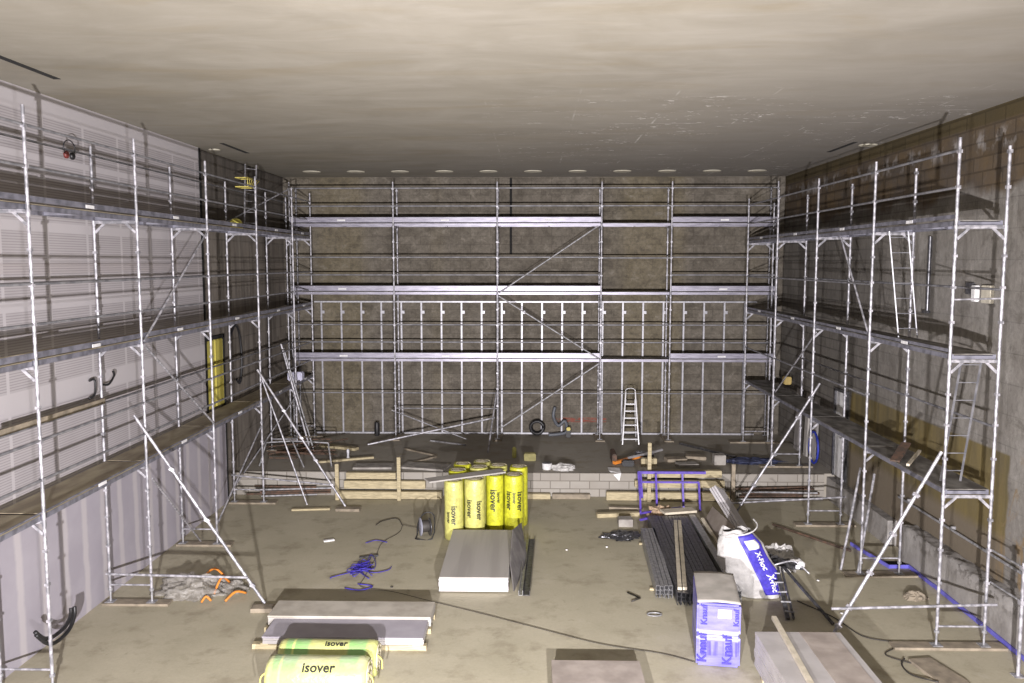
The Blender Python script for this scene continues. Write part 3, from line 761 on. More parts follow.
# ------------------------------------------------------------------ steel profile bundle
def channels(name, x0, x1, y0, y1, z0, rows, m, label, dx=.075, n_layers=3, shear=0.0, mt=None):
    root = empty(name, ((x0 + x1) / 2, (y0 + y1) / 2, z0), label, 'steel profiles')
    n = int((x1 - x0) / dx)
    for l in range(n_layers):
        for i in range(n):
            x = x0 + (i + .5) * dx + random.uniform(-.004, .004); z = z0 + l * .075; ya = y0 + random.uniform(-.03, .03)
            b = MB()
            def bb(cx, cz, w, h):
                a = Vector((x + cx, ya, z + cz)); c = Vector((x + cx + shear, y1, z + cz)); b.bar(a, c, w, h)
            bb(0, .068, dx * .9, .004); bb(-dx * .43, .035, .004, .066); bb(dx * .43, .035, .004, .066)
            bb(-dx * .3, .003, dx * .25, .004); bb(dx * .3, .003, dx * .25, .004)
            b.build('steel_profile', m if (i % 4) else (mt or m), root)
    return root
channels('steel_profile_bundle', 2.22, 2.53, 14.6, 17.9, .04, 1, M['steel_mid'], 'bundle of pale steel wall profiles, left part of the pile behind the blue wrapped pack', n_layers=3, shear=.15)
channels('steel_profile_bundle', 2.54, 3.5, 14.3, 18.8, .04, 1, M['steel_dark'], 'wide bundle of dark steel wall profiles behind the blue wrapped pack', n_layers=3, shear=.1)
channels('steel_profile_bundle', 3.53, 3.68, 14.4, 18.9, .04, 1, M['steel_stud'], 'narrow row of pale profiles on the right of the dark bundle beside the white bag', n_layers=3, shear=.05)
for i, dx_ in enumerate((0, .09)):
    plank((2.6 + dx_, 14.4, .295), (3.18 + dx_, 18.3, .295), .07, .05, M['lath'], ('pale lath lying on the dark steel profiles, left one', 'pale lath lying on the dark steel profiles, right one')[i], 'lath', 'timber_lath')
plank((2.18, 15.1, .018), (3.7, 14.9, .018), .08, .034, M['timber'], 'bearer under the near end of the steel profiles', 'bearer', 'timber_bearer')
plank((2.3, 17.6, .018), (3.8, 17.6, .018), .08, .034, M['timber'], 'bearer under the far end of the steel profiles', 'bearer', 'timber_bearer')
# cable loops by the profile ends
tag(MB().path([(2.1 + .12 * math.cos(t), 13.95 + .07 * math.sin(t), .02) for t in [i * .5 for i in range(14)]], .012, 5, sub=2).build('wire_loop', M['galv_dull']), 'thin wire loop on the floor at the near end of the steel profiles', 'wire')

# ------------------------------------------------------------------ white bag
def bagf(u, v):
    t = 2 * PI * u
    # axis from base to tied neck, leaning left and towards the camera
    h = v
    cx = 4.1 - .42 * h; cy = 14.9 + .1 * h; cz = .02 + 1.1 * h
    w = [.36, .44, .47, .46, .43, .38, .3][min(6, int(h * 6))]
    w0 = [.40, .46, .48, .47, .45, .40, .30, .22]
    f = h * 6; i = int(f); fr_ = f - i; w = w0[i] * (1 - fr_) + w0[min(i + 1, 7)] * fr_
    p = Vector((cx + w * math.cos(t) * 1.0, cy + w * .62 * math.sin(t), cz + (.06 * math.cos(t) * h)))
    q = noise.noise(p * 3.5) * .05 + noise.noise(p * 9) * .018
    d = Vector((math.cos(t), math.sin(t), 0)); return p + d * q
bg = MB(); bg.grid(bagf, 48, 26, closed_u=True)
n = len(bg.v)
bg.add([Vector(v) for v in bg.v[:48]], [tuple(range(48))[::-1]])
bagm = NG('white_woven_bag_printed', .55)
q = bagm.mix(bagm.ramp(bagm.noise(7, detail=5), .35, .65), (.38, .37, .36), (.50, .49, .48))
bagm = bagm.done(q, bagm.noise(12, detail=5), .8, .03)
bo = bg.build('filled_sack', bagm); tag(bo, 'large white woven sack with a blue printed band beside the steel profiles', 'sack')
# gathered open mouth with flaps
def mouth(u, v):
    t = 2 * PI * u; cx = 3.66; cy = 15.0
    r = .27 - .06 * v + .03 * math.sin(5 * t + 2 * v) * v
    return Vector((cx + r * math.cos(t), cy + r * .65 * math.sin(t), 1.06 + .12 * v + .04 * math.sin(3 * t) * v + .05 * noise.noise(Vector((t, v * 3, 2)))))
b = MB(); b.grid(mouth, 40, 7, closed_u=True); b.build('sack_mouth', bagm, bo, thick=.01)
b = MB()
b.path([(3.8, 14.8, 1.14), (3.95, 14.8, 1.2), (4.05, 14.9, 1.28), (4.02, 15.1, 1.34)], .014, 6, sub=4); b.build('sack_tie', bagm, bo)
# blue band wrapped on the front surface
def bandpos(s, w):
    # s along band 0..1 (top left to bottom right), w across 0..1, found on the sack surface
    h = .98 - .92 * s
    ang = -PI / 2 + (.55 + .22 * s) - .45 + (w - .5) * .95 + .35
    u = (ang / (2 * PI)) % 1
    p = bagf(u, min(max(h, 0), .999)); c = Vector((4.1 - .42 * h, 14.9 + .1 * h, p.z))
    return p + (p - c).normalized() * .012
b = MB(); b.grid(lambda u, v: bandpos(v, u), 16, 34); b.build('blue_band', M['blue_print'], bo, thick=.004)
def bandtext(s0, sz, txt):
    def fn(v):
        p = bandpos(s0 + v.x / 1.75, .5 + (v.y) / .5); c = Vector((4.0, 14.95, p.z))
        return p + (p - c).normalized() * (.01 + v.z)
    put_text(txt, sz, fn, M['white'], bo, extr=.001)
bandtext(.42, .2, 'X-Floc'); bandtext(.8, .2, 'X-Floc')
b = MB(); b.grid(lambda u, v: bandpos(.08 + .14 * v, .2 + .6 * u) + Vector((0, -.012, 0)), 5, 5); b.build('print_panel', M['white'], bo, thick=.003)
# second crumpled bag behind
def crumple(name, c, d, m, label, cat, seed=0, amp=.35, n=26, smooth=False):
    def fn(u, v):
        t = 2 * PI * u; ph = PI * v * .5
        x = math.cos(t) * math.cos(ph); y = math.sin(t) * math.cos(ph); z = math.sin(ph)
        q = 1 + amp * noise.noise(Vector((x * 2.2 + seed, y * 2.2, z * 2.2))) + amp * .6 * noise.noise(Vector((x * 6 + seed, y * 6, z * 6)))
        return Vector((c[0] + d[0] * x * q, c[1] + d[1] * y * q, c[2] + max(0, d[2] * z * q)))
    b = MB(); b.grid(fn, n * 2, n // 2, closed_u=True, smooth=smooth); o = b.build(name, m); return tag(o, label, cat)
crumple('crumpled_sack', (4.85, 16.3, 0), (.42, .3, .4), M['bag'], 'crumpled empty white sack behind the filled white sack', 'sack', 3)
# leaning plasterboard offcuts behind the bag
oo = empty('plasterboard_offcuts', (4.3, 18.3, 0), 'thick pale plasterboard offcuts leaning behind the white sack', 'board')
for i_ in range(3): MB().bar((4.2 + i_ * .05, 19.1, .75 + i_ * .03), (4.5 + i_ * .05, 17.4, .14 + i_ * .03), .3, .045, up=(.5, .4, 1)).build('offcut', M['board_white'], oo)
b = MB().box((0, 0, 0), (.03, 1.5, .5)).build('plasterboard_offcut', M['board_dusty'], origin=(0, 0, 0)); b.location = (4.05, 18.0, .27); b.rotation_euler = (0, .5, .1)
tag(b, 'dusty board offcut leaning left of the thick pale offcuts', 'board')
b = MB().box((0, 0, 0), (.06, 1.1, .05)).build('timber_lath', M['lath'], origin=(0, 0, 0)); b.location = (3.86, 17.9, .2); b.rotation_euler = (.2, 0, .12)
tag(b, 'short lath propped left of the leaning board offcuts', 'lath')

# dark stand behind the sack
sd = empty('tool_stand', (4.55, 14.6, 0), 'black folding work stand with crossbars behind the white sack', 'work stand')
MB().bar((4.28, 13.75, .05), (4.42, 14.9, .5), .07, .05).build('leg', M['steel_dark'], sd)
MB().bar((4.38, 13.75, .05), (4.5, 14.9, .5), .03, .05).build('leg', M['steel_dark'], sd)
MB().bar((4.98, 13.6, .03), (4.55, 14.95, .5), .04, .04).build('leg', M['steel_dark'], sd)
MB().bar((4.2, 16.3, .25), (4.75, 14.9, .5), .1, .06).build('leg', M['steel_dark'], sd)
b = MB()
for i in range(16):
    t = i / 15; p = Vector((4.35, 16.1, .35)).lerp(Vector((4.8, 14.9, .52)), t) + Vector((random.uniform(-.1, .1), random.uniform(-.1, .1), random.uniform(-.03, .06)))
    b.box(p, (random.uniform(.08, .22), random.uniform(.04, .12), random.uniform(.03, .07)), (random.random(), random.random() * .5, random.random() * 3))
b.bar((4.3, 16.15, .34), (4.85, 14.85, .5), .05, .04)
b.build('clamp_rail', M['steel_dark'], sd)
for i in range(5):
    y = 13.85 + i * .22; z = .1 + i * .085
    MB().box((4.34, y, z + .03), (.16, .03, .02), (0, 0, random.uniform(-.3, .3))).build('crossbar', M['galv_dull'], sd)
MB().path([(4.3, 14.9, .52), (4.45, 14.85, .6), (4.75, 14.95, .6), (4.95, 14.75, .45)], .015, 6, sub=4).build('handle', M['galv'], sd)
MB().lathe((4.86, 14.95, .5), [(.04, 0), (.075, .02), (.07, .08), (.03, .11)], 14).build('white_cup', M['white'], sd)

# ------------------------------------------------------------------ purple trestle
pt = empty('trestle_frame', (3.3, 20.0, 0), 'violet painted steel trestle frames standing before the right timber steps', 'trestle')
def sq(a, b, n, w=.045): MB().bar(a, b, w, w, up=(0, 1, .01)).build(n, M['purple'], pt)
sq((2.62, 20.5, .83), (4.28, 20.5, .83), 'top_rail', .06)
for x in (2.7, 3.08, 4.06): pass
sq((2.6, 19.7, .02), (2.66, 20.45, .82), 'leg'); sq((3.02, 19.9, .02), (3.05, 20.4, .82), 'leg')
sq((3.72, 20.3, .02), (3.7, 20.45, .82), 'leg'); sq((4.06, 20.0, .02), (4.1, 20.42, .6), 'leg')
sq((2.64, 20.38, .62), (4.1, 20.38, .62), 'cross_rail'); sq((2.55, 19.2, .2), (3.6, 20.0, .1), 'foot_rail'); sq((2.5, 19.0, .1), (3.0, 19.3, .12), 'foot_rail')
MB().bar((2.66, 20.46, .83), (2.66, 20.1, .3), .1, .04).build('gusset', M['purple'], pt)

# ------------------------------------------------------------------ timber steps in front of the stage
def tstep(i, x0, x1, y, z0, z1, label, m='timber'):
    o = MB().box(((x0 + x1) / 2, y, (z0 + z1) / 2), (x1 - x0, .16, z1 - z0), bev=.008).build('timber_beam', M[m]); return tag(o, label, 'timber beam')
tstep(0, -4.86, -2.24, 20.95, .015, .2, 'long timber beam, lowest of three before the stage at left')
tstep(1, -4.72, -2.66, 21.04, .25, .45, 'timber beam, middle of three before the stage at left')
tstep(2, -4.68, -3.42, 21.12, .48, .64, 'timber beam, topmost of three before the stage at left')
tstep(3, 1.9, 4.98, 20.95, .015, .22, 'long timber beam, lowest of three before the stage at right')
tstep(4, 2.62, 4.86, 21.04, .32, .5, 'timber beam, middle of three before the stage at right')
tstep(5, 3.0, 4.8, 21.12, .56, .74, 'timber beam, topmost of three before the stage at right')
tstep(6, -.25, .5, 21.08, .0, .13, 'short pale timber piece lying before the block riser')
tstep(7, .55, 1.5, 21.1, .0, .12, 'grey narrow timber lying before the block riser, right of the short pale piece', 'timber_old')
for i, (x, y0, z1, lb) in enumerate(((-4.86, 20.83, .92, 'timber post at the left end of the left timber beams'), (-3.3, 20.82, 1.1, 'timber post in front of the left timber beams'), (2.95, 20.82, 1.5, 'slender timber post in front of the right timber beams'), (5.05, 20.9, .95, 'grey timber post at the right end of the right timber beams'))):
    o = MB().box((x, y0, z1 / 2), (.09, .07, z1), bev=.006).build('timber_post', M['timber'] if i < 3 else M['timber_old']); tag(o, lb, 'timber post')
# timber offcuts on the floor left of the trestle
plank((1.55, 19.5, .05), (2.55, 19.65, .05), .14, .09, M['timber'], 'pale timber offcut on the floor left of the violet trestle', 'plank')
plank((1.9, 20.2, .03), (2.7, 20.1, .03), .12, .06, M['timber_old'], 'brown timber offcut behind the pale offcut left of the violet trestle', 'plank')
o = MB().box((2.15, 18.9, .09), (.32, .3, .17), bev=.01).build('concrete_block', M['concrete_block']); tag(o, 'small grey block on the floor beside the steel profiles', 'block')
crumple('rubble', (2.0, 18.1, 0), (.38, .3, .08), M['steel_dark'], 'small heap of brown wire and rubble left of the steel profiles', 'rubble', 11, .6)
crumple('paper_bag', (3.05, 19.4, .0), (.3, .25, .3), mat('brown_paper', (.45, .33, .22), .9), 'crumpled brown paper between the violet trestle legs', 'paper', 14, .4)
plank((3.0, 18.95, .3), (3.75, 19.15, .3), .3, .05, M['lath'], 'pale short board at the far end of the steel profiles', 'board')

# rebar and pipes in front of the stage, both corners
def pipes(x0, x1, y, z, n, mats, labels, spread=.25):
    for i in range(n):
        a = (x0 + random.uniform(-.1, .3), y - random.uniform(0, spread), z + i * .052); b = (x1 - random.uniform(0, .5), y - random.uniform(0, spread), z + i * .052 + random.uniform(0, .03))
        o = MB().tube(a, b, .025, 8).build('loose_pipe', M[mats[i % len(mats)]]); tag(o, labels[i], 'pipe')
pipes(-7.1, -4.95, 21.1, .06, 5, ['galv_dull', 'rust', 'rust', 'galv_dull', 'rust'], ['grey pipe lowest in the heap before the stage at left', 'rusty pipe second from the floor in the left heap', 'rusty pipe in the middle of the left heap', 'grey pipe second from the top of the left heap', 'rusty pipe topmost in the left heap'])
pipes(5.2, 7.3, 21.1, .06, 6, ['galv_dull', 'rust', 'rust', 'galv_dull', 'rust', 'rust'], ['grey pipe lowest in the heap before the stage at right', 'rusty pipe second from the floor in the right heap', 'rusty pipe third from the floor in the right heap', 'grey pipe in the upper part of the right heap', 'rusty pipe second from the top of the right heap', 'rusty pipe topmost in the right heap'])

# ------------------------------------------------------------------ stage clutter
plank((-6.1, 24.2, .66), (-4.95, 23.7, .66), .2, .07, M['timber'], 'thick pale plank on the stage left, farther of two', 'plank')
plank((-5.7, 22.15, .65), (-4.3, 22.75, .65), .14, .05, M['timber'], 'thin pale plank on the stage left, nearer the edge', 'plank')
o = MB().lathe((-4.95, 22.55, .66), [(.04, 0), (.05, .02), (.03, .08), (.05, .2), (.03, .26)], 12).build('scaffold_clamp', M['galv']); tag(o, 'upright galvanised fitting standing on the thin plank on the stage left', 'fitting')
for i, (a, b, lb) in enumerate((((-3.58, 23.85), (-2.6, 23.0), 'thin lath on the stage sloping down right, left of the rolls'), ((-3.3, 21.95), (-2.6, 22.9), 'thin lath on the stage rising right, left of the rolls'), ((-3.0, 25.0), (-1.9, 24.4), 'thin steel tube lying on the stage near the back studs at left'))):
    plank((a[0], a[1], .64), (b[0], b[1], .64), .06, .04, M['timber_old'] if i < 2 else M['galv_dull'], lb, 'lath', 'timber_lath')
o = MB().box((-2.75, 21.7, .655), (1.2, .6, .05), (0, 0, -.25)).build('concrete_slab', M['concrete_block']); tag(o, 'grey slab lying on the stage edge left of the yellow rolls', 'slab')
o = MB().box((-4.1, 21.7, .655), (1.0, .5, .05), (0, 0, .04)).build('concrete_slab', M['concrete_block']); tag(o, 'grey slab lying on the stage edge above the left timber beams', 'slab')
# black vacuum/bucket against studs left
o = MB().lathe((-4.75, 25.8, ZS), [(.07, 0), (.08, .03), (.08, .38), (.06, .42)], 14).build('black_canister', M['black_rubber']); tag(o, 'black upright canister standing before the studs at the left', 'canister')
# hose coils
def coil(c, r, n, m, label, name='coiled_hose', tilt=0, hr=.05):
    pts = []
    for i in range(n * 14):
        t = i / 14 * 2 * PI
        p = Vector((r * math.cos(t) * (1 + .06 * math.sin(t * .7)), (i / (n * 14) - .5) * .2, r * math.sin(t) + r))
        pts.append(Vector(c) + p)
    return tag(MB().path(pts, hr, 7).build(name, m), label, 'hose')
coil((.2, 25.95, ZS + .05), .2, 3, M['black_rubber'], 'black coiled hose leaning against the studs behind the yellow rolls')
o = MB().path([(.75, 26.0, 1.5), (.7, 25.95, 1.2), (.85, 25.8, .95), (1.05, 25.8, 1.1), (1.1, 25.85, .75), (.8, 25.8, .68), (.55, 25.8, .66)], .05, 8, sub=5).build('bent_hose', mat('grey_hose', (.12, .13, .15), .5)); tag(o, 'thick dark grey hose hanging on the studs right of the black coil', 'hose')
b = empty('power_tool', (1.15, 25.7, ZS), 'small orange and black power tool beside the grey hose on the stage', 'power tool')
MB().box((1.15, 25.7, ZS + .13), (.14, .2, .26), bev=.02).build('tool_body', M['black_rubber'], b); MB().box((1.15, 25.62, ZS + .27), (.12, .16, .1), bev=.02).build('tool_cap', M['yellow_plastic'], b)
o = MB().box((-.02, 22.6, ZS + .1), (.32, .22, .2), bev=.015).build('carton', mat('pale_yellow_carton', (.5, .46, .2), .7)); tag(o, 'small pale yellow carton on the stage behind the yellow rolls', 'carton')
o = MB().lathe((-.45, 22.9, ZS), [(.05, 0), (.06, .02), (.06, .25), (.03, .3)], 12).build('spray_can', M['yellow_pale']); tag(o, 'small yellowish can on the stage left of the pale yellow carton', 'can')
bk_ = empty('paint_bucket', (.42, 21.6, ZS), 'small white bucket on the stage edge right of the yellow rolls', 'bucket')
MB().lathe((.42, 21.6, ZS), [(.1, 0), (.12, .02), (.13, .16), (.135, .17)], 16).build('bucket_body', M['white'], bk_); MB().lathe((.42, 21.6, ZS + .171), [(.12, 0), (.12, .012)], 16).build('lid', M['steel_dark'], bk_)
crumple('plastic_sheet', (.84, 21.6, ZS), (.3, .2, .15), M['bag'], 'crumpled white sheet on the stage edge behind the block riser', 'sheet', 21, .35, 16)
# white rag hanging over the riser
b = MB(); b.add([(2.0, 21.75, .645), (2.3, 21.7, .645), (2.3, 21.225, .62), (2.25, 21.22, .42), (2.1, 21.22, .58), (2.0, 21.4, .645)], [(0, 1, 2, 5), (5, 2, 3, 4)]); o = b.build('white_rag', M['white'], thick=.008); tag(o, 'small white rag hanging over the block riser edge', 'rag')
# orange-handled table saw / tool heap
tl = empty('mitre_tool', (2.6, 22.6, ZS), 'orange and black floor tool with silver arm on the stage edge', 'power tool')
MB().box((2.22, 22.5, ZS + .14), (.12, .7, .28), bev=.02).build('end_plate', M['rust'], tl)
MB().bar((2.2, 22.1, ZS + .06), (3.0, 22.7, ZS + .12), .1, .08).build('orange_bar', M['orange'], tl)
MB().bar((2.6, 22.3, ZS + .15), (3.6, 23.0, ZS + .22), .06, .05).build('silver_arm', M['alu'], tl)
MB().box((2.55, 22.0, ZS + .08), (.32, .2, .15), bev=.03).build('motor', M['black_rubber'], tl)
MB().box((3.1, 22.9, ZS + .1), (.5, .25, .18), bev=.03).build('motor_housing', M['steel_dark'], tl)
for i, x in enumerate((3.0, 3.22)):
    o = MB().box((x, 22.1, ZS + .1), (.19, .2, .2), bev=.01).build('timber_block', M['timber']); tag(o, ('left pale cube block on the stage edge beside the orange tool', 'right pale cube block on the stage edge beside the orange tool')[i], 'timber block')
for i, (x, y, lb) in enumerate(((3.9, 22.6, 'flat dark brick on the stage behind the right timber beams, left one'), (4.5, 22.9, 'flat dark brick on the stage behind the right timber beams, right one'), (4.1, 22.0, 'grey slab on the stage edge behind the topmost right beam'))):
    o = MB().box((x, y, ZS + .045), (.55, .35, .09), (0, 0, random.uniform(-.2, .2)), bev=.01).build('stone_slab', M['concrete_block'] if i > 1 else M['timber_old']); tag(o, lb, 'slab')
o = MB().box((5.0, 22.3, ZS + .13), (.3, .3, .26), bev=.01).build('concrete_block', M['concrete_block']); tag(o, 'grey concrete cube on the stage at the right end of the timber beams', 'block')
plank((4.4, 24.7, .65), (5.6, 23.0, .65), .12, .04, M['steel_dark'], 'dark plank lying diagonally on the stage behind the concrete cube', 'plank')
crumple('blue_tarpaulin', (6.0, 22.5, ZS), (.7, .3, .1), mat('blue_grey_tarp', (.05, .06, .12), .6), 'dark blue tarpaulin lying flat on the stage at right', 'tarpaulin', 31, .5)
bo2 = MB().path([(7.45, 22.2 + .35 * math.cos(t), 1.1 + .42 * math.sin(t)) for t in [i * .45 for i in range(36)]], .03, 6, smooth=True).build('coiled_hose', M['blue_plastic']); tag(bo2, 'bright blue coiled hose hanging on the right wall near the stage', 'hose')
o = MB().box((7.3, 24.2, 2.6), (.2, .25, .22), bev=.02).build('ochre_box', mat('ochre_cardboard', (.45, .34, .12), .8)); tag(o, 'small ochre box on the lower deck at the far right corner', 'box')
for i, (y, w) in enumerate(((22.6, .3), (23.3, .25), (24.1, .35))):
    o = MB().box((7.62, y, 1.5), (.05, w, 1.75), (0, .03, 0)).build('leaning_board', M['board_grey'] if i % 2 else M['board_pale']); tag(o, ('pale board leaning on the right wall on the stage, nearest of three', 'grey board leaning on the right wall, middle of three', 'pale board leaning on the right wall in the far corner')[i], 'board')
# left corner
o = MB().path([(-7.58, 21.2, 4.1), (-7.56, 21.5, 4.35), (-7.56, 21.8, 4.1), (-7.55, 21.9, 3.4), (-7.56, 21.75, 2.85), (-7.57, 21.55, 2.95)], .03, 6, sub=6).build('cable_loop', M['black_rubber']); tag(o, 'black cable loop hanging on the raw concrete left wall', 'cable')
o = MB().box((-6.78, 24.2, 2.68), (.42, .3, .25), bev=.03).build('plastic_canister', mat('white_blue_can', (.62, .62, .78), .5)); tag(o, 'white and blue canister on the lower deck in the far left corner', 'canister')
lt = empty('loose_tubes', (-6.2, 23.0, ZS), 'pair of long galvanised tubes leaning steeply in the far left corner', 'tubes')
MB().tube((-6.12, 23.2, .62), (-6.85, 23.05, 3.72), .028, 8).build('tube', M['galv_post'], lt); MB().tube((-6.02, 23.2, .62), (-6.78, 23.05, 3.6), .022, 8).build('tube', M['galv_dull'], lt)
o = MB().tube((-5.9, 21.6, .64), (-6.3, 22.0, 1.25), .02, 8).tube((-6.3, 22.0, 1.25), (-7.0, 22.0, 1.2), .02, 8).tube((-5.2, 21.7, .64), (-5.35, 22.0, 1.2), .02, 8).tube((-5.35, 22.0, 1.2), (-6.3, 22.0, 1.25), .02, 8).tube((-7.0, 22.0, 1.2), (-7.1, 21.7, .64), .02, 8).build('tube_trestle', M['galv_dull']); tag(o, 'grey tubular trestle on the stage in the left corner', 'trestle')
b = MB()
for i in range(14): b.tube((-7.3 + random.random() * .8, 22.2 + random.random() * 2, .66 + .02 * i), (-6.4 + random.random() * 1.1, 22 + random.random() * 2.4, .68 + .02 * i), .02, 6)
tag(b.build('pipe_heap', M['rust']), 'dark heap of loose short tubes on the stage in the left corner', 'pipe heap', kind='stuff')

# ------------------------------------------------------------------ things on the floor
# plastic film with orange strips
crumple('plastic_film', (-6.1, 14.8, 0), (.6, .42, .26), M['film'], 'crumpled clear plastic sheeting with orange strips on the floor at left', 'plastic sheeting', 5, .45, 34, True)
crumple('plastic_film', (-5.45, 14.95, 0), (.3, .25, .14), M['film'], 'smaller crumpled plastic sheeting with an orange strip, right of the larger heap', 'plastic sheeting', 8, .4, 26, True)
for i, (a, b_, z) in enumerate((((-5.62, 14.5), (-5.5, 14.95), .22), ((-5.75, 14.25), (-5.6, 14.3), .05), ((-5.35, 14.3), (-5.1, 14.65), .06), ((-6.1, 15.2), (-5.55, 15.0), .25))):
    o = MB().path([(a[0], a[1], z * .3 + .02), ((a[0] + b_[0]) / 2, (a[1] + b_[1]) / 2, z + .08), (b_[0], b_[1], z * .5 + .02)], .022, 5, sub=4).build('orange_strip', M['orange']); tag(o, ('orange plastic strip crossing the top of the clear film', 'small orange scrap at the near edge of the clear film', 'thin orange strip on the right of the clear film', 'dark orange strip at the far side of the clear film')[i], 'plastic strip')
# black hose against left wall
o = MB().path([(-7.0, 11.43, .75), (-6.98, 11.6, .58), (-6.98, 11.85, .5), (-7.0, 12.2, .5), (-7.02, 12.38, .58), (-7.04, 12.44, .68)], .03, 8, sub=6).path([(-7.0, 11.45, .7), (-6.96, 11.65, .48), (-6.96, 11.9, .4), (-6.98, 12.25, .42), (-7.0, 12.45, .55), (-7.02, 12.5, .68)], .03, 8, sub=6)
tag(o.build('black_hose', M['black_rubber']), 'thick black hose drooping beside the nearest left scaffold post', 'hose')
# cable reel
cr = empty('cable_reel', (-2.3, 17.95, 0), 'cable reel with grey discs standing on the floor left of the yellow rolls', 'cable reel')
for x, n_ in ((-2.4, 'flange'), (-2.2, 'flange')):
    MB().lathe((x, 17.95, .24), [(.06, 0), (.19, 0), (.2, .012), (.19, .022), (.06, .022)], 26, rot=(0, PI / 2, .35)).build(n_, mat('reel_grey', (.32, .33, .40), .5) if x < -2.3 else M['steel_dark'], cr)
MB().lathe((-2.4, 17.95, .24), [(.12, .02), (.13, .05), (.13, .17), (.12, .2)], 20, rot=(0, PI / 2, .35)).build('cable_winding', M['cable'], cr)
MB().path([(-2.48, 17.8, .02), (-2.48, 18.1, .02), (-2.45, 18.05, .3), (-2.3, 18.05, .52), (-2.1, 18.05, .45), (-2.12, 17.8, .02), (-2.48, 17.8, .02)], .014, 6, sub=3).build('stand', M['black_rubber'], cr)
# pale lath near reel
o = MB().path([(-2.3, 18.5, .02), (-2.7, 18.6, .03), (-2.88, 18.7, .03), (-2.9, 18.2, .02), (-3.15, 17.5, .02), (-3.12, 16.5, .02), (-3.14, 15.5, .02), (-3.1, 15.05, .02), (-2.5, 14.85, .02), (-1.77, 14.44, .02), (-.8, 13.9, .02), (.16, 13.34, .02), (1.09, 12.81, .02), (1.99, 12.5, .02), (2.46, 12.22, .02)], .005, 5, sub=5).build('extension_cord', M['cable']); tag(o, 'long dark cord running across the floor from the reel to the blue wrapped pack', 'cord')
o = MB().path([(-2.9, 18.7, .03), (-3.1, 19.2, .03), (-3.4, 19.0, .03), (-3.5, 18.7, .03)], .009, 5, sub=5).build('cable_end', M['cable']); tag(o, 'short dark cable with a pale plug lying left of the reel', 'cable')
random.seed(3)
b = MB()
for s_ in range(9):
    pts = [(-3.28 + random.gauss(0, .13), 16.0 + random.gauss(0, .22), .015 + random.random() * .06) for _ in range(7)]
    b.path(pts, .0075, 5, sub=5)
b.path([(-3.3, 15.9, .03), (-3.0, 15.75, .03), (-2.75, 15.9, .03), (-2.72, 16.1, .03)], .008, 5, sub=5)
b.path([(-3.4, 15.8, .03), (-3.75, 15.5, .03), (-3.75, 15.45, .03)], .008, 5, sub=5)
tag(b.build('blue_cable_tangle', M['blue_print']), 'tangle of bright blue straps on the floor left of the white plasterboard stack', 'cable')
o = MB().path([(-3.5, 17.5, .02), (-3.3, 17.65, .03), (-3.05, 17.55, .02)], .008, 5, sub=4).build('blue_strap', M['blue_print']); tag(o, 'short faded blue strap on the floor between tangle and reel', 'strap')
o = MB().path([(-3.4, 15.0, .02), (-3.1, 14.9, .02), (-2.9, 15.1, .02), (-3.2, 15.2, .02)], .01, 5, sub=4).build('blue_strap', M['blue_print']); tag(o, 'loose blue strap just below the blue tangle', 'strap')
plank((-3.45, 16.6, .02), (-3.1, 16.75, .02), .06, .03, M['steel_dark'], 'short dark piece of channel on the floor above the blue tangle', 'scrap')
plank((-4.42, 17.6, .02), (-4.22, 17.7, .02), .08, .03, M['white'], 'small white scrap lying on the open floor at left', 'scrap')
# straps on floor left (thin lines)
for i, pts in enumerate((((-4.9, 19.3), (-4.7, 17.5), (-5.0, 15.6), (-5.3, 14.9)), ((-4.65, 19.2), (-4.5, 17), (-4.5, 15.2)), ((-4.1, 18.9), (-4.3, 17), (-4.2, 15.2)))):
    pass
# small scraps
sc = [(-.55 + .0, 16.2, 0)]
scr = [((-2.55, 15.1), 'dark knot of dirt on the floor between tangle and white stack'), ((.75, 17.2), 'tiny pale chip on the floor right of the dark channel'), ((1.95, 14.5), 'small bent black hook on the floor left of the steel profiles'), ((5.3, 14.1), 'tiny white chip on the floor inside the right scaffold'), ((1.6, 17.4), 'tiny pale chip on the open floor before the block riser'), ((5.4, 15.6), 'pale splinter on the floor near the second right scaffold frame')]
for i, ((x, y), lb) in enumerate(scr):
    if i == 2: o = MB().path([(1.75, 14.9, .02), (1.95, 14.65, .02), (1.78, 14.5, .02)], .014, 5).build('floor_scrap', M['cable'])
    else: o = MB().lathe((x, y, 0), [(.025, 0), (.03, .01), (.015, .02)], 7, wob=.1).build('floor_scrap', M['cable'] if i == 0 else M['white'])
    tag(o, lb, 'scrap')
# two leaning tubes at right
for i, (a, b_) in enumerate((((6.0, 16.1, .03), (6.62, 16.9, 1.85)), ((6.25, 15.9, .03), (6.9, 16.9, 1.72)))):
    o = MB().tube(a, b_, .026, 8).build('leaning_tube', M['galv_post']); tag(o, ('galvanised tube leaning inside the right scaffold, left of two', 'galvanised tube leaning inside the right scaffold, right of two')[i], 'tube')
# blue strip and pit
pts = [(6.75, 17.6), (6.88, 16.9), (7.0, 16.25), (7.38, 16.28), (7.4, 15.3), (7.4, 13.6), (7.4, 12.4), (7.4, 9.0)]
b = MB()
for a, c in zip(pts, pts[1:]): b.bar((a[0], a[1], .05), (c[0], c[1], .04), .025, .07)
tag(b.build('blue_edge_strip', mat('violet_blue_plastic', (.16, .15, .60), .4)), 'blue plastic edging strip along the foot of the right kerb', 'edging strip')
o = MB().prism([(7.03, 16.36), (7.44, 16.36), (7.6, 16.68), (7.0, 16.68)], .0, .006).build('floor_pit', M['dark']); tag(o, 'small black opening in the floor behind the blue strip', 'pit')
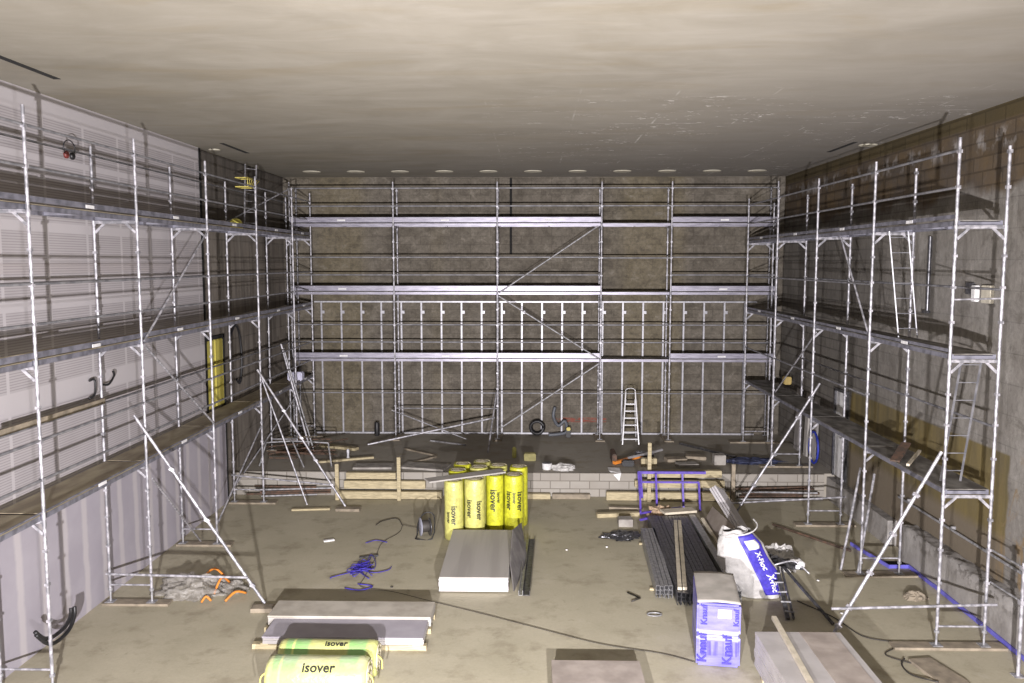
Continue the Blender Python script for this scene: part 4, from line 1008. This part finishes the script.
# stick on lower right deck, box on wall etc
o = MB().bar((6.3, 14.6, 2.53), (6.75, 15.2, 2.72), .16, .03).build('plywood_scrap', M['rust']); tag(o, 'brown plywood scrap lying on the lower deck of the right scaffold', 'board')
o = MB().bar((6.35, 14.2, 2.56), (6.95, 15.1, 2.6), .05, .04).build('timber_lath', M['lath']); tag(o, 'short pale stick lying on the lower deck of the right scaffold', 'lath')
wb = empty('wall_socket_box', (7.64, 14.7, 5.3), 'small pale electrical box fixed on the right wall above the middle deck', 'electrical box')
MB().box((7.66, 14.45, 5.42), (.07, .3, .3), bev=.01).build('box_body', mat('cream_plastic', (.60, .56, .46), .5), wb); MB().box((7.66, 14.85, 5.42), (.08, .14, .28), bev=.01).build('side_box', M['white'], wb); MB().box((7.67, 15.05, 5.5), (.06, .2, .2)).build('dark_plate', M['steel_dark'], wb)
o = MB().tube((7.66, 16.6, 5.0), (7.66, 16.6, 6.45), .035, 8).box((7.66, 16.65, 5.0), (.07, .2, .05)).build('wall_conduit', M['steel_dark']); tag(o, 'dark vertical conduit fixed on the right wall below the top deck', 'pipe')
crumple('stone_lump', (6.85, 14.8, 0), (.2, .14, .12), M['timber_old'], 'pale broken lump on the floor inside the right scaffold', 'rubble', 41, .4, 14)
ob = MB().prism([(5.66, 12.35), (6.0, 12.4), (6.2, 11.7), (6.15, 10.9), (5.75, 10.9), (5.75, 11.8)], 0, .05).build('scrap_board', M['timber_old']); tag(ob, 'dark scrap board lying on the floor at the lower right edge', 'board')
o = MB().path([(4.7, 14.6, .015), (5.1, 13.9, .015), (5.3, 13.2, .015), (5.7, 13.0, .015)], .009, 5, sub=5).path([(5.6, 12.75, .015), (5.4, 12.55, .015), (5.65, 12.3, .015), (5.9, 12.2, .015)], .009, 5, sub=5).build('thin_cable', M['cable']); tag(o, 'thin dark cable snaking on the floor past the nearest right sole plank', 'cable')
o = MB().path([(5.62, 12.4, .03), (5.5, 12.2, .02), (5.52, 11.9, .02), (5.75, 11.6, .07)], .012, 5, sub=5).build('black_strap', M['cable']); tag(o, 'short black strap curling beside the dark scrap board at lower right', 'strap')
o = MB().tube((5.5, 18.95, .03), (6.6, 17.2, .03), .025, 8).build('loose_pipe', M['rust']); tag(o, 'rusty pipe lying diagonally on the floor inside the right scaffold', 'pipe')
# things on the left scaffold
hh = empty('hard_hat', (-6.95, 20.0, 6.74), 'yellow hard hat lying on the top deck of the left scaffold', 'hard hat')
MB().lathe((-6.95, 20.0, 6.745), [(.19, 0), (.17, .02), (.16, .1), (.12, .19), (.05, .23), (.01, .235)], 20, rot=(0, .15, 0)).build('shell', mat('yellow_helmet', (.75, .68, .14), .4), hh)
MB().box((-6.95, 19.84, 6.76), (.26, .14, .015)).build('brim', M['yellow_plastic'], hh)
o = MB().lathe((-6.95, 19.1, 6.735), [(.16, 0), (.17, .03), (.1, .14), (.02, .16)], 14, wob=.05).build('dusty_bag', M['board_dusty']); tag(o, 'small dusty lump on the top deck left of the yellow hard hat', 'bag')
bs = empty('wire_basket', (-7.1, 21.15, 7.78), 'yellow wire basket hanging on the ladder above the top left deck', 'basket')
b = MB()
for z in (7.8, 8.02):
    for a, c in (((-7.25, 20.95), (-6.95, 20.95)), ((-6.95, 20.95), (-6.95, 21.35)), ((-6.95, 21.35), (-7.25, 21.35)), ((-7.25, 21.35), (-7.25, 20.95))): b.tube((*a, z), (*c, z), .014, 5)
b.build('rim', M['yellow_plastic'], bs)
for i in range(6):
    MB().tube((-6.95, 20.95 + .08 * i, 7.8), (-6.95, 20.95 + .18 * i, 8.02), .012, 5).build('wire', M['yellow_plastic'], bs)
em = empty('ear_defenders', (-7.33, 13.5, 7.7), 'red and black ear defenders hanging on the top rail at upper left', 'ear defenders')
MB().path([(-7.3, 13.36, 7.66), (-7.3, 13.34, 7.8), (-7.3, 13.5, 7.88), (-7.3, 13.66, 7.8), (-7.3, 13.64, 7.66)], .009, 6, sub=5).build('headband', M['black_rubber'], em)
for y in (13.41, 13.59): MB().lathe((-7.33, y, 7.64), [(.03, 0), (.06, .01), (.06, .04), (.04, .055)], 16, rot=(0, PI / 2, 0)).build('ear_cup', M['red'] if y < 13.5 else M['black_rubber'], em)
o = MB().path([(-7.5, 14.15, 3.95), (-7.46, 14.25, 3.95), (-7.44, 14.2, 3.72), (-7.46, 14.05, 3.66)], .02, 6, sub=5).build('cable_tail', M['black_rubber']); tag(o, 'black cable tail sticking out of the left wall panels, left one', 'cable')
o = MB().path([(-7.46, 14.45, 3.85), (-7.42, 14.65, 3.82), (-7.42, 14.85, 3.95), (-7.46, 14.9, 4.02)], .02, 6, sub=5).build('cable_tail', M['black_rubber']); tag(o, 'black cable tail sticking out of the left wall panels, right one', 'cable')
o = MB().bar((-7.28, 11.3, 3.62), (-7.28, 14.2, 3.6), .03, .09).build('cable_tray', M['timber_old']); tag(o, 'long brown channel fixed inside the left scaffold below the middle deck', 'channel')
o = MB().bar((-7.3, 8.2, 4.68), (-6.85, 11.8, 4.7), .05, .03).build('timber_lath', M['lath']); tag(o, 'pale lath lying on the middle deck of the left scaffold at the left edge', 'lath')

GR = {'sole_plank': 'sole planks under the scaffold feet', 'timber_beam': 'timber beams before the stage', 'timber_post': 'timber posts before the stage', 'loose_pipe': 'loose pipes before the stage', 'timber_plank': 'loose planks', 'timber_block': 'timber blocks', 'timber_bearer': 'bearers under the board stacks', 'timber_lath': 'laths', 'floor_scrap': 'small scraps on the floor', 'orange_strip': 'orange strips on the clear film', 'insulation_batt': 'yellow insulation strips in the wall recess', 'steel_channel': 'steel channels beside the white stack', 'steel_profile_bundle': 'bundles of steel profiles', 'leaning_board': 'boards leaning on the right wall', 'leaning_tube': 'tubes leaning inside the right scaffold', 'ceiling_slot': 'ceiling slots', 'stone_slab': 'slabs on the stage', 'concrete_slab': 'slabs at the left stage edge', 'cable_tail': 'cable tails in the left wall', 'scaffolding': 'scaffolding runs', 'access_ladder': 'ladders inside the right scaffold', 'plastic_film': 'heaps of clear film', 'blue_strap': 'loose blue straps', 'wall_conduit': 'dark wall conduits'}
for o_ in list(COL.objects):
    if o_.parent is None and o_.get('label') and not o_.get('group'):
        q_ = o_.name.split('.')[0]
        if q_ in GR: o_['group'] = GR[q_]
# ------------------------------------------------------------------ lights: two work lamps standing below the viewpoint
def lamp(name, loc, aim, e, size, col, cone=118):
    l = bpy.data.lights.new(name, 'SPOT'); l.energy = e; l.shadow_soft_size = size; l.color = col
    l.spot_size = math.radians(cone); l.spot_blend = 1.0
    o = bpy.data.objects.new(name, l); o.location = loc; COL.objects.link(o)
    o.rotation_euler = (Vector(aim) - Vector(loc)).to_track_quat('-Z', 'Y').to_euler(); return o
LC = (1.0, .95, .97)
lamp('work_lamp', (1.2, -.5, 3.45), (6.5, 20, 3.0), 14500, .07, LC)
lamp('work_lamp', (-1.2, -.5, 3.45), (-6.5, 20, 3.0), 14500, .07, LC)
w = bpy.data.worlds.new('world'); S.world = w; w.use_nodes = True
w.node_tree.nodes['Background'].inputs[0].default_value = (1, .93, .82, 1); w.node_tree.nodes['Background'].inputs[1].default_value = .05
S.view_settings.view_transform = 'Standard'; S.view_settings.look = 'None'; S.view_settings.gamma = 1; S.view_settings.use_curve_mapping = False
S.view_settings.exposure = 0.0
